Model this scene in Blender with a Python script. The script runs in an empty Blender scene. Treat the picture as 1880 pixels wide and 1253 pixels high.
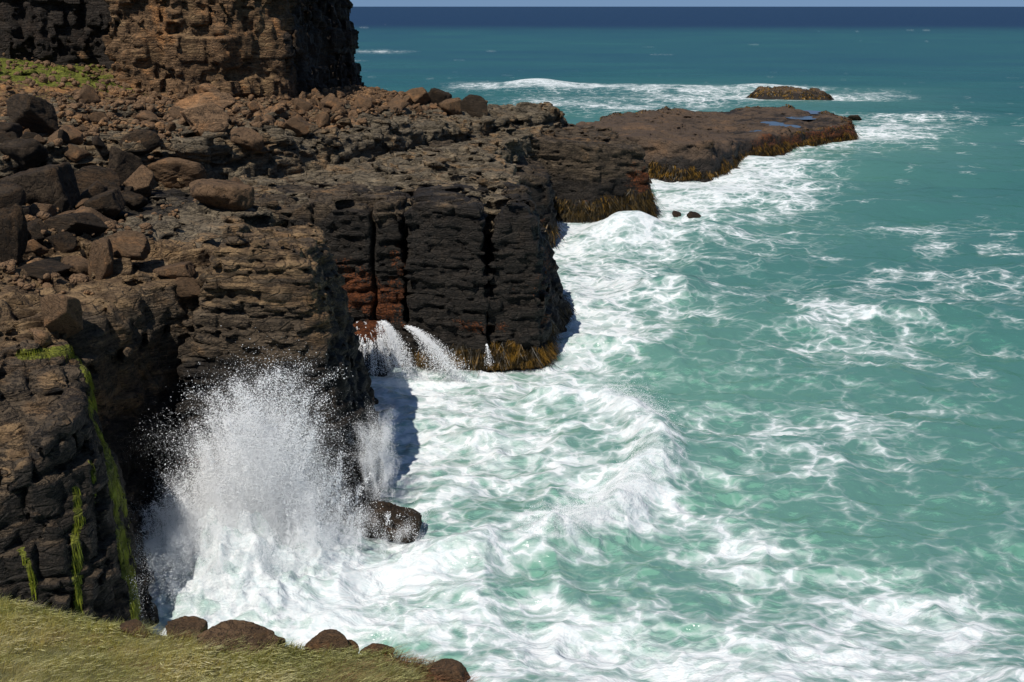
import bpy, math, random
import numpy as np
from mathutils import Vector, Matrix
from mathutils.bvhtree import BVHTree

# ------------------------------------------------------------------ camera, light, exposure
scene = bpy.context.scene
COL = scene.collection
H = 22.0                     # eye height above the sea
FPX = 2016.0                 # focal length in pixels of the 1880 px wide photograph
PITCH = math.atan(615.5 / FPX)
cam_data = bpy.data.cameras.new('camera')
cam_data.sensor_width = 36.0
cam_data.lens = 36.0 * FPX / 1880.0
cam_data.clip_start = 0.1
cam_data.clip_end = 90000.0
cam = bpy.data.objects.new('camera', cam_data)
COL.objects.link(cam)
cam.location = (0, 0, H)
cam.rotation_euler = (math.pi / 2 - PITCH, 0, 0)
scene.camera = cam

SUN = Vector((-0.30, -0.47, 0.83)).normalized()
sun_el = math.asin(SUN.z)
world = bpy.data.worlds.new('World')
scene.world = world
world.use_nodes = True
wn = world.node_tree.nodes
bg = wn['Background']
sky = wn.new('ShaderNodeTexSky')
sky.sky_type = 'NISHITA'
sky.sun_disc = False
sky.sun_elevation = sun_el
sky.sun_rotation = math.atan2(SUN.x, SUN.y)
sky.air_density = 0.9
sky.dust_density = 0.0
sky.ozone_density = 2.0
# read the sky a little above the true horizon: the clear blue marine air goes right down to the sea
wtc = wn.new('ShaderNodeTexCoord'); wsep = wn.new('ShaderNodeSeparateXYZ'); wcom = wn.new('ShaderNodeCombineXYZ'); wm = wn.new('ShaderNodeMath')
wl = world.node_tree.links
wl.new(wtc.outputs['Generated'], wsep.inputs[0])
wm.operation = 'MULTIPLY_ADD'; wm.inputs[1].default_value = 0.8; wm.inputs[2].default_value = 0.22
wl.new(wsep.outputs[2], wm.inputs[0])
wl.new(wsep.outputs[0], wcom.inputs[0]); wl.new(wsep.outputs[1], wcom.inputs[1]); wl.new(wm.outputs[0], wcom.inputs[2])
wl.new(wcom.outputs[0], sky.inputs[0])
wl.new(sky.outputs[0], bg.inputs[0])
bg.inputs[1].default_value = 0.085
sl = bpy.data.lights.new('sun', 'SUN')
sl.energy = 4.2
sl.angle = math.radians(0.5)
sl.color = (1.0, 0.95, 0.87)
so = bpy.data.objects.new('sun', sl)
COL.objects.link(so)
so.rotation_euler = (-SUN).to_track_quat('-Z', 'Y').to_euler()
so.location = (0, 0, 80)
vs = scene.view_settings
vs.view_transform = 'Standard'
vs.look = 'None'
vs.exposure = 0.0
vs.gamma = 1.0
scene.cycles.max_bounces = 9
scene.cycles.diffuse_bounces = 6
scene.cycles.use_adaptive_sampling = True
scene.cycles.adaptive_threshold = 0.02
scene.cycles.glossy_bounces = 2
scene.cycles.transmission_bounces = 3
scene.cycles.caustics_reflective = False
scene.cycles.caustics_refractive = False

random.seed(7)
R = np.random.default_rng(11)

# ------------------------------------------------------------------ layout helper: where a sight line meets a height
CP, SP = math.cos(PITCH), math.sin(PITCH)
def ray(px, py):
    u = (626.5 - py) / FPX
    return Vector(((px - 940.0) / FPX, CP + u * SP, -SP + u * CP))
def at(px, py, z=0.0):
    d = ray(px, py)
    t = (z - H) / d.z
    return (d.x * t, d.y * t)
def atY(px, py, Y):
    d = ray(px, py)
    t = Y / d.y
    return (d.x * t, Y, H + d.z * t)

# ------------------------------------------------------------------ numpy noise
TAB = R.random(64 ** 3).astype(np.float32)
def vn(P):
    i = np.floor(P).astype(np.int32)
    f = (P - i).astype(np.float32)
    f = f * f * f * (f * (f * 6 - 15) + 10)
    x0 = i[:, 0] & 63; y0 = i[:, 1] & 63; z0 = i[:, 2] & 63
    x1 = (x0 + 1) & 63; y1 = ((y0 + 1) & 63) << 6; z1 = ((z0 + 1) & 63) << 12
    y0 = y0 << 6; z0 = z0 << 12
    fx, fy, fz = f[:, 0], f[:, 1], f[:, 2]
    a = TAB[x0 + y0 + z0]; a = a + (TAB[x1 + y0 + z0] - a) * fx
    b = TAB[x0 + y1 + z0]; b = b + (TAB[x1 + y1 + z0] - b) * fx
    c = TAB[x0 + y0 + z1]; c = c + (TAB[x1 + y0 + z1] - c) * fx
    d = TAB[x0 + y1 + z1]; d = d + (TAB[x1 + y1 + z1] - d) * fx
    a = a + (b - a) * fy
    c = c + (d - c) * fy
    return a + (c - a) * fz
ROT = np.array([[0.80, 0.36, -0.48], [-0.60, 0.48, -0.64], [0.0, 0.80, 0.60]], np.float32)
def fbm(P, octv=3, seed=0.0, gain=0.5):
    """-1..1 fractal noise"""
    Q = np.asarray(P, np.float32) + np.float32(seed * 7.31)
    s = np.zeros(len(Q), np.float32); a = 1.0; t = 0.0
    for _ in range(octv):
        s += a * (vn(Q) * 2 - 1); t += a
        Q = (Q @ ROT) * 2.03 + 5.2
        a *= gain
    return s / t
def ridge(P, octv=3, seed=0.0):
    Q = np.asarray(P, np.float32) + np.float32(seed * 5.17)
    s = np.zeros(len(Q), np.float32); a = 1.0; t = 0.0
    for _ in range(octv):
        s += a * (1 - np.abs(vn(Q) * 2 - 1) * 1.6); t += a
        Q = (Q @ ROT) * 2.03 + 3.7
        a *= 0.5
    return s / t
def hsh(a, b, c):
    h = (a.astype(np.int64) * 73856093) ^ (b.astype(np.int64) * 19349663) ^ (c.astype(np.int64) * 83492791)
    h = (h ^ (h >> 13)) * 1274126177
    return ((h ^ (h >> 16)) & 0xffff).astype(np.float32) / 65535.0
def smooth(a, b, x):
    t = np.clip((x - a) / (b - a), 0, 1)
    return t * t * (3 - 2 * t)
def poly_sdf(X, Y, poly):
    """signed distance to a plan polygon (negative inside)"""
    d = np.full(X.shape, 1e9, np.float32)
    inside = np.zeros(X.shape, bool)
    n = len(poly)
    for i in range(n):
        ax, ay = poly[i]; bx, by = poly[(i + 1) % n]
        ex, ey = bx - ax, by - ay
        wx, wy = X - ax, Y - ay
        t = np.clip((wx * ex + wy * ey) / (ex * ex + ey * ey + 1e-9), 0, 1)
        d = np.minimum(d, (wx - ex * t) ** 2 + (wy - ey * t) ** 2)
        if ay != by:
            c = ((ay > Y) != (by > Y)) & (X < ex * (Y - ay) / (by - ay) + ax)
            inside ^= c
    d = np.sqrt(d)
    return np.where(inside, -d, d).astype(np.float32)

# ------------------------------------------------------------------ mesh + object helpers
def mesh_np(name, V, F, smooth_shade=True):
    """V (n,3), F (m,3) or (m,4)"""
    me = bpy.data.meshes.new(name)
    V = np.ascontiguousarray(V, np.float32); F = np.ascontiguousarray(F, np.int32)
    k = F.shape[1]
    me.vertices.add(len(V)); me.vertices.foreach_set('co', V.ravel())
    me.loops.add(F.size); me.loops.foreach_set('vertex_index', F.ravel())
    me.polygons.add(len(F))
    me.polygons.foreach_set('loop_start', np.arange(0, F.size, k, dtype=np.int32))
    me.update(calc_edges=True)
    me.validate()
    if smooth_shade:
        me.polygons.foreach_set('use_smooth', np.ones(len(me.polygons), bool))
    return me
def set_attr(me, name, arr, typ='FLOAT'):
    a = me.attributes.new(name, typ, 'POINT')
    if typ == 'FLOAT':
        a.data.foreach_set('value', np.ascontiguousarray(arr, np.float32).ravel())
    else:
        a.data.foreach_set('color', np.ascontiguousarray(arr, np.float32).ravel())
def link(name, me, mat=None, parent=None, kind=None, label=None, cat=None, group=None):
    o = bpy.data.objects.new(name, me)
    COL.objects.link(o)
    if mat is not None:
        me.materials.append(mat)
    if parent is not None:
        o.parent = parent
    if kind: o['kind'] = kind
    if label: o['label'] = label
    if cat: o['category'] = cat
    if group: o['group'] = group
    return o

def surface_nets(D, org, h):
    """D[x,y,z] signed field, negative inside -> V, F(quads)"""
    s = D < 0
    nx, ny, nz = D.shape
    c = np.zeros((nx - 1, ny - 1, nz - 1), np.int8)
    for i in (0, 1):
        for j in (0, 1):
            for k in (0, 1):
                c += s[i:nx - 1 + i, j:ny - 1 + j, k:nz - 1 + k]
    act = (c > 0) & (c < 8)
    ci = np.stack(np.nonzero(act), 1)
    idx = np.full(act.shape, -1, np.int32)
    idx[act] = np.arange(len(ci))
    acc = np.zeros((len(ci), 3), np.float32); cnt = np.zeros(len(ci), np.float32)
    x, y, z = ci.T
    corners = [(i, j, k) for i in (0, 1) for j in (0, 1) for k in (0, 1)]
    vals = {q: D[x + q[0], y + q[1], z + q[2]] for q in corners}
    for q in corners:
        for ax in range(3):
            if q[ax] == 0:
                q2 = list(q); q2[ax] = 1; q2 = tuple(q2)
                a, b = vals[q], vals[q2]
                m = (a < 0) != (b < 0)
                t = np.where(m, a / np.where(m, a - b, 1), 0)
                for d in range(3):
                    acc[:, d] += m * (q[d] + (t if d == ax else 0))
                cnt += m
    V = (ci + acc / np.maximum(cnt, 1)[:, None]) * np.asarray(h, np.float32) + np.asarray(org, np.float32)
    faces = []
    for ax in range(3):
        sl0 = [slice(None)] * 3; sl1 = [slice(None)] * 3
        sl0[ax] = slice(0, -1); sl1[ax] = slice(1, None)
        e = s[tuple(sl0)] != s[tuple(sl1)]
        p = np.stack(np.nonzero(e), 1)
        o1, o2 = (ax + 1) % 3, (ax + 2) % 3
        ok = (p[:, o1] > 0) & (p[:, o2] > 0) & (p[:, o1] < act.shape[o1]) & (p[:, o2] < act.shape[o2])
        p = p[ok]
        def gid(d1, d2):
            q = p.copy(); q[:, o1] -= d1; q[:, o2] -= d2
            return idx[q[:, 0], q[:, 1], q[:, 2]]
        f = np.stack([gid(1, 1), gid(0, 1), gid(0, 0), gid(1, 0)], 1)
        ins = s[p[:, 0], p[:, 1], p[:, 2]]
        f[~ins] = f[~ins][:, ::-1]
        faces.append(f)
    return V, np.concatenate(faces)

class Strata:
    """bedded, jointed rock: how far each point of a face stands proud or is worn back"""
    def __init__(s, seed, thick=(0.25, 0.8), amp=0.28, groove=0.14, block=(1.2, 3.2), bamp=0.14, jgroove=0.18,
                 dip=(0.0, 0.0), warp=0.35, ang=0.45, lump=0.35, fine=0.09, zlim=(-12, 45), tilt=2.2):
        r = np.random.default_rng(seed)
        n = int((zlim[1] - zlim[0]) / thick[0]) + 8
        th = r.uniform(thick[0], thick[1], n) * r.choice([0.45, 0.7, 1, 1.3, 2.0], n)
        s.b = (zlim[0] + np.concatenate([[0], np.cumsum(th)])).astype(np.float32)
        s.lay = r.uniform(-1, 1, n + 2).astype(np.float32)
        s.lay[1:] = 0.65 * s.lay[1:] + 0.35 * s.lay[:-1]
        s.bw = r.uniform(block[0], block[1], (2, n + 2)).astype(np.float32)
        s.sh = r.uniform(0, 9, (2, n + 2)).astype(np.float32)
        s.__dict__.update(seed=seed, amp=amp, groove=groove, bamp=bamp, jgroove=jgroove, dip=dip, warp=warp, ang=ang, lump=lump, fine=fine, tilt=tilt)
    def __call__(s, P):
        x, y, z = P.T
        w = fbm(P * np.float32(0.13), 2, s.seed)
        zw = z + s.dip[0] * x + s.dip[1] * y + s.warp * 2 * w + 0.10 * fbm(P * np.float32(0.9), 1, s.seed + 3) + 0.07 * fbm(P * np.float32(3.1), 2, s.seed + 4)
        tilt = np.float32(0)
        k = np.clip(np.searchsorted(s.b, zw), 1, len(s.b) - 1)
        lo, hi = s.b[k - 1], s.b[k]
        e = np.minimum(zw - lo, hi - zw)
        jw = 0.35 * fbm(P * np.float32(0.7), 2, s.seed + 9)
        ca, sa = math.cos(s.ang), math.sin(s.ang)
        u = x * ca + y * sa + jw; v = -x * sa + y * ca + jw
        uu = (u + s.sh[0, k]) / s.bw[0, k]; vv = (v + s.sh[1, k]) / s.bw[1, k]
        bi, bj = np.floor(uu), np.floor(vv)
        eu = np.minimum(uu - bi, 1 - (uu - bi)) * s.bw[0, k]
        ev = np.minimum(vv - bj, 1 - (vv - bj)) * s.bw[1, k]
        ej = np.minimum(eu, ev)
        bo = hsh(bi + 100, bj + 100, k) * 2 - 1
        t1 = hsh(bi + 11, bj + 5, k) - 0.5; t2 = hsh(bi + 2, bj + 17, k) - 0.5
        bo = bo + s.tilt * ((uu - bi - 0.5) * t1 + (vv - bj - 0.5) * t2) * 2
        out = s.amp * s.lay[k] * (0.45 + 1.1 * vn(P * np.float32(0.22) + 17)) + s.bamp * bo
        wear = np.clip(2.6 * vn(P * np.array([0.35, 0.35, 0.8], np.float32) + 31) - 0.6, 0, 1.6)
        out -= s.groove * wear * np.exp(-(e / 0.07) ** 2)
        out -= s.jgroove * (hsh(bi + 7, bj + 3, k) > 0.35) * np.exp(-(ej / 0.09) ** 2)
        out += 0.30 * np.abs(s.lay[k]) * ((zw - lo) / (hi - lo) - 0.55) * np.minimum(hi - lo, 0.8)
        out += s.lump * fbm(P * np.float32(0.28), 3, s.seed + 5)
        out += s.fine * (fbm(P * np.array([1.5, 1.5, 2.4], np.float32), 3, s.seed + 6, 0.65) * 1.5)
        return out

SOLIDS = []
def rock_solid(poly, ztop, h, st, taper=0.2, zb=-1.5, zref=0.0, margin=2.0, zmax=None, extra=None, rnd=0.5, taper_fn=None, clip=None, band_w=1.0):
    """a rock mass: plan outline at the waterline, top height, bedded faces"""
    px = [p[0] for p in poly]; py = [p[1] for p in poly]
    hx, hy, hz = h
    bx0, bx1, by0, by1 = min(px) - margin, max(px) + margin, min(py) - margin, max(py) + margin
    if clip is not None:      # leave out what lies deep inside the headland
        bx0, bx1, by0, by1 = max(bx0, clip[0]), min(bx1, clip[1]), max(by0, clip[2]), min(by1, clip[3])
    xs = np.arange(bx0, bx1, hx, dtype=np.float32)
    ys = np.arange(by0, by1, hy, dtype=np.float32)
    X, Y = np.meshgrid(xs, ys, indexing='ij')
    dp = poly_sdf(X, Y, poly)
    zt = ztop(X, Y) if callable(ztop) else np.full(X.shape, ztop, np.float32)
    zm = (float(zt[dp < 1].max()) + 1.6) if zmax is None else zmax
    zs = np.arange(zb, zm, hz, dtype=np.float32)
    Z = zs[None, None, :]
    tz = (taper_fn(zs) if taper_fn else taper * (zs - zref))[None, None, :]
    a = dp[:, :, None] + tz
    b = (Z - zt[:, :, None]) * 0.9
    hh = np.clip(rnd - np.abs(a - b), 0, None)
    D = (np.maximum(a, b) + hh * hh / (4 * rnd)).astype(np.float32)
    band = np.abs(D) < band_w
    i0, i1, i2 = np.nonzero(band)
    P = np.stack([xs[i0], ys[i1], zs[i2]], 1)
    det = st(P)
    if extra is not None:
        det = det + extra(P)
    D[band] -= det
    V, F = surface_nets(D, (xs[0], ys[0], zs[0]), (hx, hy, hz))
    return V, F
def base_field(P, poly, ztop, taper=0.2, zref=0.0, taper_fn=None, zb=-1.5, **kw):
    dp = poly_sdf(P[:, 0], P[:, 1], poly)
    zt = ztop(P[:, 0], P[:, 1]) if callable(ztop) else ztop
    tz = taper_fn(P[:, 2]) if taper_fn else taper * (P[:, 2] - zref)
    return np.maximum(np.maximum(dp + tz, P[:, 2] - zt), zb - P[:, 2])

def bvh_of(V, F):
    return BVHTree.FromPolygons([tuple(v) for v in V.tolist()], F.tolist())

def mesh_normals(me):
    n = np.empty(len(me.vertices) * 3, np.float32)
    me.vertex_normals.foreach_get('vector', n)
    return n.reshape(-1, 3)

# ------------------------------------------------------------------ node helpers
class NT:
    def __init__(s, mat):
        s.t = mat.node_tree; s.n = s.t.nodes; s.l = s.t.links
    def new(s, typ, **kw):
        nd = s.n.new(typ)
        for k, v in kw.items(): setattr(nd, k, v)
        return nd
    def put(s, sock, v):
        if hasattr(v, 'is_linked') or hasattr(v, 'links'):
            s.l.new(v, sock)
        else:
            sock.default_value = v
    def math(s, op, a, b=0.0, c=0.0, clamp=False):
        nd = s.new('ShaderNodeMath', operation=op, use_clamp=clamp)
        s.put(nd.inputs[0], a); s.put(nd.inputs[1], b); s.put(nd.inputs[2], c)
        return nd.outputs[0]
    def vmath(s, op, a, b=(0, 0, 0)):
        nd = s.new('ShaderNodeVectorMath', operation=op)
        s.put(nd.inputs[0], a)
        if op == 'SCALE': s.put(nd.inputs['Scale'], b)
        else: s.put(nd.inputs[1], b)
        return nd.outputs[0]
    def noise(s, vec, scale, detail=3, rough=0.5, dist=0.0):
        nd = s.new('ShaderNodeTexNoise')
        s.put(nd.inputs['Vector'], vec)
        nd.inputs['Scale'].default_value = scale; nd.inputs['Detail'].default_value = detail
        nd.inputs['Roughness'].default_value = rough; nd.inputs['Distortion'].default_value = dist
        return nd.outputs['Fac'], nd.outputs['Color']
    def voro(s, vec, scale, feature='F1'):
        nd = s.new('ShaderNodeTexVoronoi', feature=feature)
        s.put(nd.inputs['Vector'], vec); nd.inputs['Scale'].default_value = scale
        return nd.outputs['Distance']
    def ramp(s, fac, stops, interp='LINEAR'):
        nd = s.new('ShaderNodeValToRGB')
        cr = nd.color_ramp; cr.interpolation = interp
        while len(cr.elements) < len(stops): cr.elements.new(0.5)
        for e, (p, c) in zip(cr.elements, stops):
            e.position = p
            e.color = (*c, 1) if len(c) == 3 else c
        s.put(nd.inputs[0], fac)
        return nd.outputs[0]
    def mix(s, fac, a, b, blend='MIX'):
        nd = s.new('ShaderNodeMix', data_type='RGBA', blend_type=blend)
        s.put(nd.inputs[0], fac); s.put(nd.inputs[6], a); s.put(nd.inputs[7], b)
        return nd.outputs[2]
    def map(s, v, a, b, c=0.0, d=1.0, sm=True):
        nd = s.new('ShaderNodeMapRange', interpolation_type='SMOOTHSTEP' if sm else 'LINEAR')
        s.put(nd.inputs[0], v); s.put(nd.inputs[1], a); s.put(nd.inputs[2], b); s.put(nd.inputs[3], c); s.put(nd.inputs[4], d)
        return nd.outputs[0]
    def attr(s, name):
        nd = s.new('ShaderNodeAttribute'); nd.attribute_name = name
        return nd
    def bump(s, height, strength, dist, normal=None):
        nd = s.new('ShaderNodeBump')
        nd.inputs['Strength'].default_value = strength; nd.inputs['Distance'].default_value = dist
        s.put(nd.inputs['Height'], height)
        if normal is not None: s.l.new(normal, nd.inputs['Normal'])
        return nd.outputs[0]
def new_mat(name):
    m = bpy.data.materials.new(name); m.use_nodes = True
    nt = NT(m)
    bs = m.node_tree.nodes['Principled BSDF']
    return m, nt, bs
def col4(c): return (*c, 1)

def rock_mat(name, cols, dark=(0.011, 0.0095, 0.008), scale=1.0, bedded=True, objspace=False, bumpk=1.0, use_attr=True, rough=0.88):
    """cols: (dark brown, mid, pale, ochre)"""
    m, t, bs = new_mat(name)
    if objspace:
        pos = t.new('ShaderNodeTexCoord').outputs['Object']
        info = t.new('ShaderNodeObjectInfo').outputs['Random']
        off = t.math('MULTIPLY', info, 57.0)
        pos = t.vmath('ADD', pos, off)
    else:
        pos = t.new('ShaderNodeNewGeometry').outputs['Position']
    big, _ = t.noise(pos, 0.22 * scale, 2, 0.6)
    med, wc = t.noise(pos, 1.3 * scale, 4, 0.62)
    fin, _ = t.noise(pos, 7.5 * scale, 3, 0.7)
    mp = t.new('ShaderNodeMapping'); t.l.new(pos, mp.inputs[0]); mp.inputs['Scale'].default_value = (0.4, 0.4, 4.6)
    pv = t.vmath('ADD', mp.outputs[0], t.vmath('SCALE', wc, 0.7))
    bed, _ = t.noise(pv, 1.0 * scale, 4, 0.72)
    mpv = t.new('ShaderNodeMapping'); t.l.new(pos, mpv.inputs[0]); mpv.inputs['Scale'].default_value = (0.8, 0.8, 1.9)
    crk = t.map(t.voro(t.vmath('ADD', mpv.outputs[0], t.vmath('SCALE', wc, 0.35)), 1.25 * scale, 'DISTANCE_TO_EDGE'), 0.0, 0.10, 0.0, 1.0)
    f = t.math('ADD', t.math('MULTIPLY', med, 0.45), t.math('MULTIPLY', bed if bedded else big, 0.55))
    c = t.ramp(f, [(0.30, cols[0]), (0.45, cols[1]), (0.56, cols[1]), (0.70, cols[2])])
    och = t.map(t.math('ADD', t.math('MULTIPLY', big, 0.6), t.math('MULTIPLY', med, 0.4)), 0.50, 0.66)
    c = t.mix(t.math('MULTIPLY', och, 0.75), c, col4(cols[3]))
    # dark lichen blotches and mineral speckle
    bl = t.map(t.math('ADD', t.math('MULTIPLY', med, 0.6), t.math('MULTIPLY', fin, 0.4)), 0.44, 0.36)
    c = t.mix(t.math('MULTIPLY', bl, 0.75), c, col4(dark))
    if bedded:   # crevice shade painted as dark lines along the bedding planes
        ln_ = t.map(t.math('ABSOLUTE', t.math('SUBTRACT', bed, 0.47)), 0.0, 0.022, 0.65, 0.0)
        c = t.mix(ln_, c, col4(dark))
    sp = t.map(fin, 0.35, 0.7, 0.72, 1.28, False)
    c = t.mix(1.0, c, t.new('ShaderNodeCombineColor').outputs[0], 'MIX') if False else c
    g = t.new('ShaderNodeCombineXYZ')
    for i in range(3): t.l.new(sp, g.inputs[i])
    c = t.mix(1.0, c, g.outputs[0], 'MULTIPLY')
    rg = rough
    if use_attr:
        zat = t.attr('zone'); za = zat.outputs['Color']
        tn = t.map(t.math('ADD', zat.outputs['Alpha'], t.math('MULTIPLY', t.math('SUBTRACT', bed if bedded else med, 0.5), 1.6)), 0.40, 0.75)
        c = t.mix(t.math('MULTIPLY', tn, 0.8), c, t.mix(t.map(med, 0.35, 0.65), col4((0.095, 0.058, 0.030)), col4((0.27, 0.175, 0.088))))
        sep = t.new('ShaderNodeSeparateColor'); t.l.new(za, sep.inputs[0])
        dk = t.map(t.math('ADD', sep.outputs[0], t.math('MULTIPLY', t.math('SUBTRACT', med, 0.5), 1.1)), 0.35, 0.65)
        dcol = t.mix(t.map(fin, 0.4, 0.65), col4(dark), col4((dark[0] * 2.6, dark[1] * 2.4, dark[2] * 2.2)))
        c = t.mix(t.math('MULTIPLY', dk, 0.93), c, dcol)
        rd = t.map(t.math('ADD', sep.outputs[1], t.math('MULTIPLY', t.math('SUBTRACT', fin, 0.5), 1.4)), 0.38, 0.62)
        c = t.mix(rd, c, t.mix(t.map(fin, 0.3, 0.7), col4((0.035, 0.010, 0.004)), col4((0.17, 0.052, 0.014))))
        gr = t.map(t.math('ADD', sep.outputs[2], t.math('MULTIPLY', t.math('SUBTRACT', fin, 0.5), 1.2)), 0.4, 0.62)
        c = t.mix(gr, c, t.mix(t.map(fin, 0.3, 0.7), col4((0.07, 0.078, 0.012)), col4((0.20, 0.21, 0.028))))
        rg = t.map(dk, 0, 1, rough, 0.7, False)
    t.l.new(c, bs.inputs['Base Color'])
    t.put(bs.inputs['Roughness'], rg)
    bs.inputs['Specular IOR Level'].default_value = 0.25
    h1 = t.math('ADD', t.math('MULTIPLY', med, 0.6), t.math('MULTIPLY', fin, 0.42))
    if bedded: h1 = t.math('ADD', h1, t.math('ADD', t.math('MULTIPLY', bed, 1.0), t.map(t.math('ABSOLUTE', t.math('SUBTRACT', bed, 0.47)), 0.0, 0.03, 0.0, 0.35)))
    h1 = t.math('ADD', h1, t.math('MULTIPLY', crk, 0.32))
    n2 = t.bump(h1, 1.0, 0.22 * bumpk)
    t.l.new(n2, bs.inputs['Normal'])
    return m

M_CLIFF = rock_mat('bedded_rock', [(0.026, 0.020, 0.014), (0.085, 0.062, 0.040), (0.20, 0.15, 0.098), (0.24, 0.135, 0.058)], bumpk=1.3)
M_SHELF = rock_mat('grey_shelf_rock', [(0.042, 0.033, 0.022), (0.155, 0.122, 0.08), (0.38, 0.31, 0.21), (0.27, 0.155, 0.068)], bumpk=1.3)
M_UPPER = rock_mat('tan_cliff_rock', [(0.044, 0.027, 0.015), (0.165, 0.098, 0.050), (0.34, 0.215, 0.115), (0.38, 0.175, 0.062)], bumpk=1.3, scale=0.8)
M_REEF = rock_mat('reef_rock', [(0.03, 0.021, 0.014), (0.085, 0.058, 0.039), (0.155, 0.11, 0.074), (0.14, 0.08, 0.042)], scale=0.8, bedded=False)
BC = [(0.044, 0.027, 0.015), (0.13, 0.079, 0.043), (0.25, 0.158, 0.088), (0.24, 0.12, 0.05)]
M_BOULD = rock_mat('brown_boulder_rock', BC, objspace=True, use_attr=False, bedded=False, scale=3.2, bumpk=0.5)
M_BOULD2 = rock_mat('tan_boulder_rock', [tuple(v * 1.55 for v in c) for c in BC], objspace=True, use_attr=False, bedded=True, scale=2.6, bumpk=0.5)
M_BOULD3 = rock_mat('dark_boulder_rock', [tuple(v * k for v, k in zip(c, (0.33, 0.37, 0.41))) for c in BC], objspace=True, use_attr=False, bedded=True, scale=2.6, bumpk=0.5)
M_RUBBLE = rock_mat('rubble_rock', [(0.055, 0.035, 0.020), (0.19, 0.115, 0.063), (0.37, 0.24, 0.13), (0.34, 0.175, 0.072)], use_attr=False, scale=1.5, bedded=False)

# ------------------------------------------------------------------ the rock masses (plan outlines in metres)
def add_rock(name, poly, ztop, h, st, mat, zone=None, label=None, cat=None, kind=None, group=None, **kw):
    V, F = rock_solid(poly, ztop, h, st, **kw)
    FIELDS.append((name, poly, ztop, kw))
    me = mesh_np(name, V, F, False)
    N = mesh_normals(me)
    C = np.zeros((len(V), 4), np.float32)
    if zone is not None:
        zone(V, N, C)
    set_attr(me, 'zone', C, 'FLOAT_COLOR')
    o = link(name, me, mat, None, kind, label, cat, group)
    SOLIDS.append((o, V, F, N))
    return o
def dark_below(z0, z1, k=1.0):
    def f(V, N, C):
        n = fbm(V * np.float32(0.35), 3, 2)
        C[:, 0] = k * smooth(z1, z0, V[:, 2] + 1.3 * n)
        C[:, 1] = 0.0
    return f
def cleft(lines, y0, y1):
    """vertical joints opened by the sea in a face that looks towards -y"""
    def f(P):
        out = np.zeros(len(P), np.float32)
        m_ = (P[:, 1] < y1)
        for x0, w_, dp_ in lines:
            xx = P[:, 0] - x0 + 0.25 * fbm(P * np.float32(0.5), 2, x0)
            out -= m_ * dp_ * np.exp(-(xx / w_) ** 2)
        return out
    return f
def tan_above(z0, z1, k=1.0, freq=0.4):
    def f(V, N, C):
        C[:, 3] = k * smooth(z0, z1, V[:, 2] + 1.2 * fbm(V * np.float32(freq), 3, 27))
    return f
def both(*fs):
    def f(V, N, C):
        for q in fs: q(V, N, C)
    return f
def zone_coast(z0, z1, k=1.0, red=None):
    base = dark_below(z0, z1, k)
    def f(V, N, C):
        base(V, N, C)
        n = fbm(V * np.float32(0.5), 3, 8)
        steep = smooth(0.75, 0.4, N[:, 2])
        C[:, 1] = 0.52 * smooth(0.9, 0.2, np.abs(V[:, 2] - 2.0 - n)) * smooth(-0.1, 0.5, n) * steep
        if red is not None:
            for (x, y, z, r, s) in red:
                d = np.sqrt((V[:, 0] - x) ** 2 + ((V[:, 1] - y) * 0.6) ** 2 + ((V[:, 2] - z) * 1.3) ** 2)
                C[:, 1] = np.maximum(C[:, 1], 0.75 * s * smooth(r, r * 0.2, d + 1.1 * n + 1.2 * fbm(V * np.float32(1.7), 2, 19)))
    return f

POLY = {}
FIELDS = []
POLY['A'] = [(-13.1, 36.2), (-13.4, 34.2), (-14.2, 32.4), (-16, 31), (-20, 30), (-42, 28), (-42, 48), (-18, 46), (-15.4, 41.5)]
POLY['A2'] = [(-18.4, 39.5), (-16.2, 42.0), (-14.6, 46.4), (-12.6, 48.5), (-12.0, 56), (-48, 56), (-48, 38), (-26, 38)]
POLY['B'] = [(-15.4, 45.0), (-10, 44.1), (-7.3, 44.5), (-6.3, 46.6), (-6.8, 54), (-9, 62), (-16, 62), (-16, 46)]
POLY['C1'] = [(-19, 68.2), (-9.6, 67.8), (-6.55, 67.6), (-6.55, 70), (-6.55, 80), (-19, 80)]
POLY['C2'] = [(-6.9, 67.2), (-1.45, 66.9), (-1.4, 69), (-1.4, 80), (-7.2, 80)]
POLY['C3'] = [(-1.75, 67.3), (1.9, 67.6), (2.5, 69), (2.0, 78), (0, 82), (-1.7, 80)]
POLY['C4'] = [(1.5, 71), (3.4, 75), (4.4, 80), (3, 86), (-4, 86), (-4, 71)]
POLY['D'] = [(4.4, 107.5), (3.9, 103.5), (0.5, 99.5), (-9, 98), (-9, 116), (3.6, 116)]
POLY['E'] = [(3.2, 115.3), (9, 114.6), (15.3, 117.8), (15.2, 124), (13, 136), (-8, 138), (-8, 113)]
POLY['F'] = [(11, 134), (14, 141), (17, 149), (22.5, 146), (27, 147.5), (31, 154), (34, 163), (37, 167), (44, 176), (53, 184), (58.5, 189), (61, 198), (61, 210), (49, 226), (39, 217), (29, 207), (15, 184), (9, 168), (5, 150), (5, 132)]
POLY['G'] = [(58.5, 281), (62, 276.5), (70, 275), (78, 276), (80.5, 280), (76, 285), (68, 288), (61, 286)]
POLY['SHELF'] = [(-60, 50), (-15, 50), (-15.5, 62), (-14, 69.6), (-6, 71), (0, 73), (1, 84), (-1, 100), (1, 112), (4, 122), (7, 136), (-60, 150)]
COAST = [POLY[k] for k in ('A', 'A2', 'B', 'C1', 'C2', 'C3', 'C4', 'D', 'E', 'F', 'G', 'SHELF')]

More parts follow.
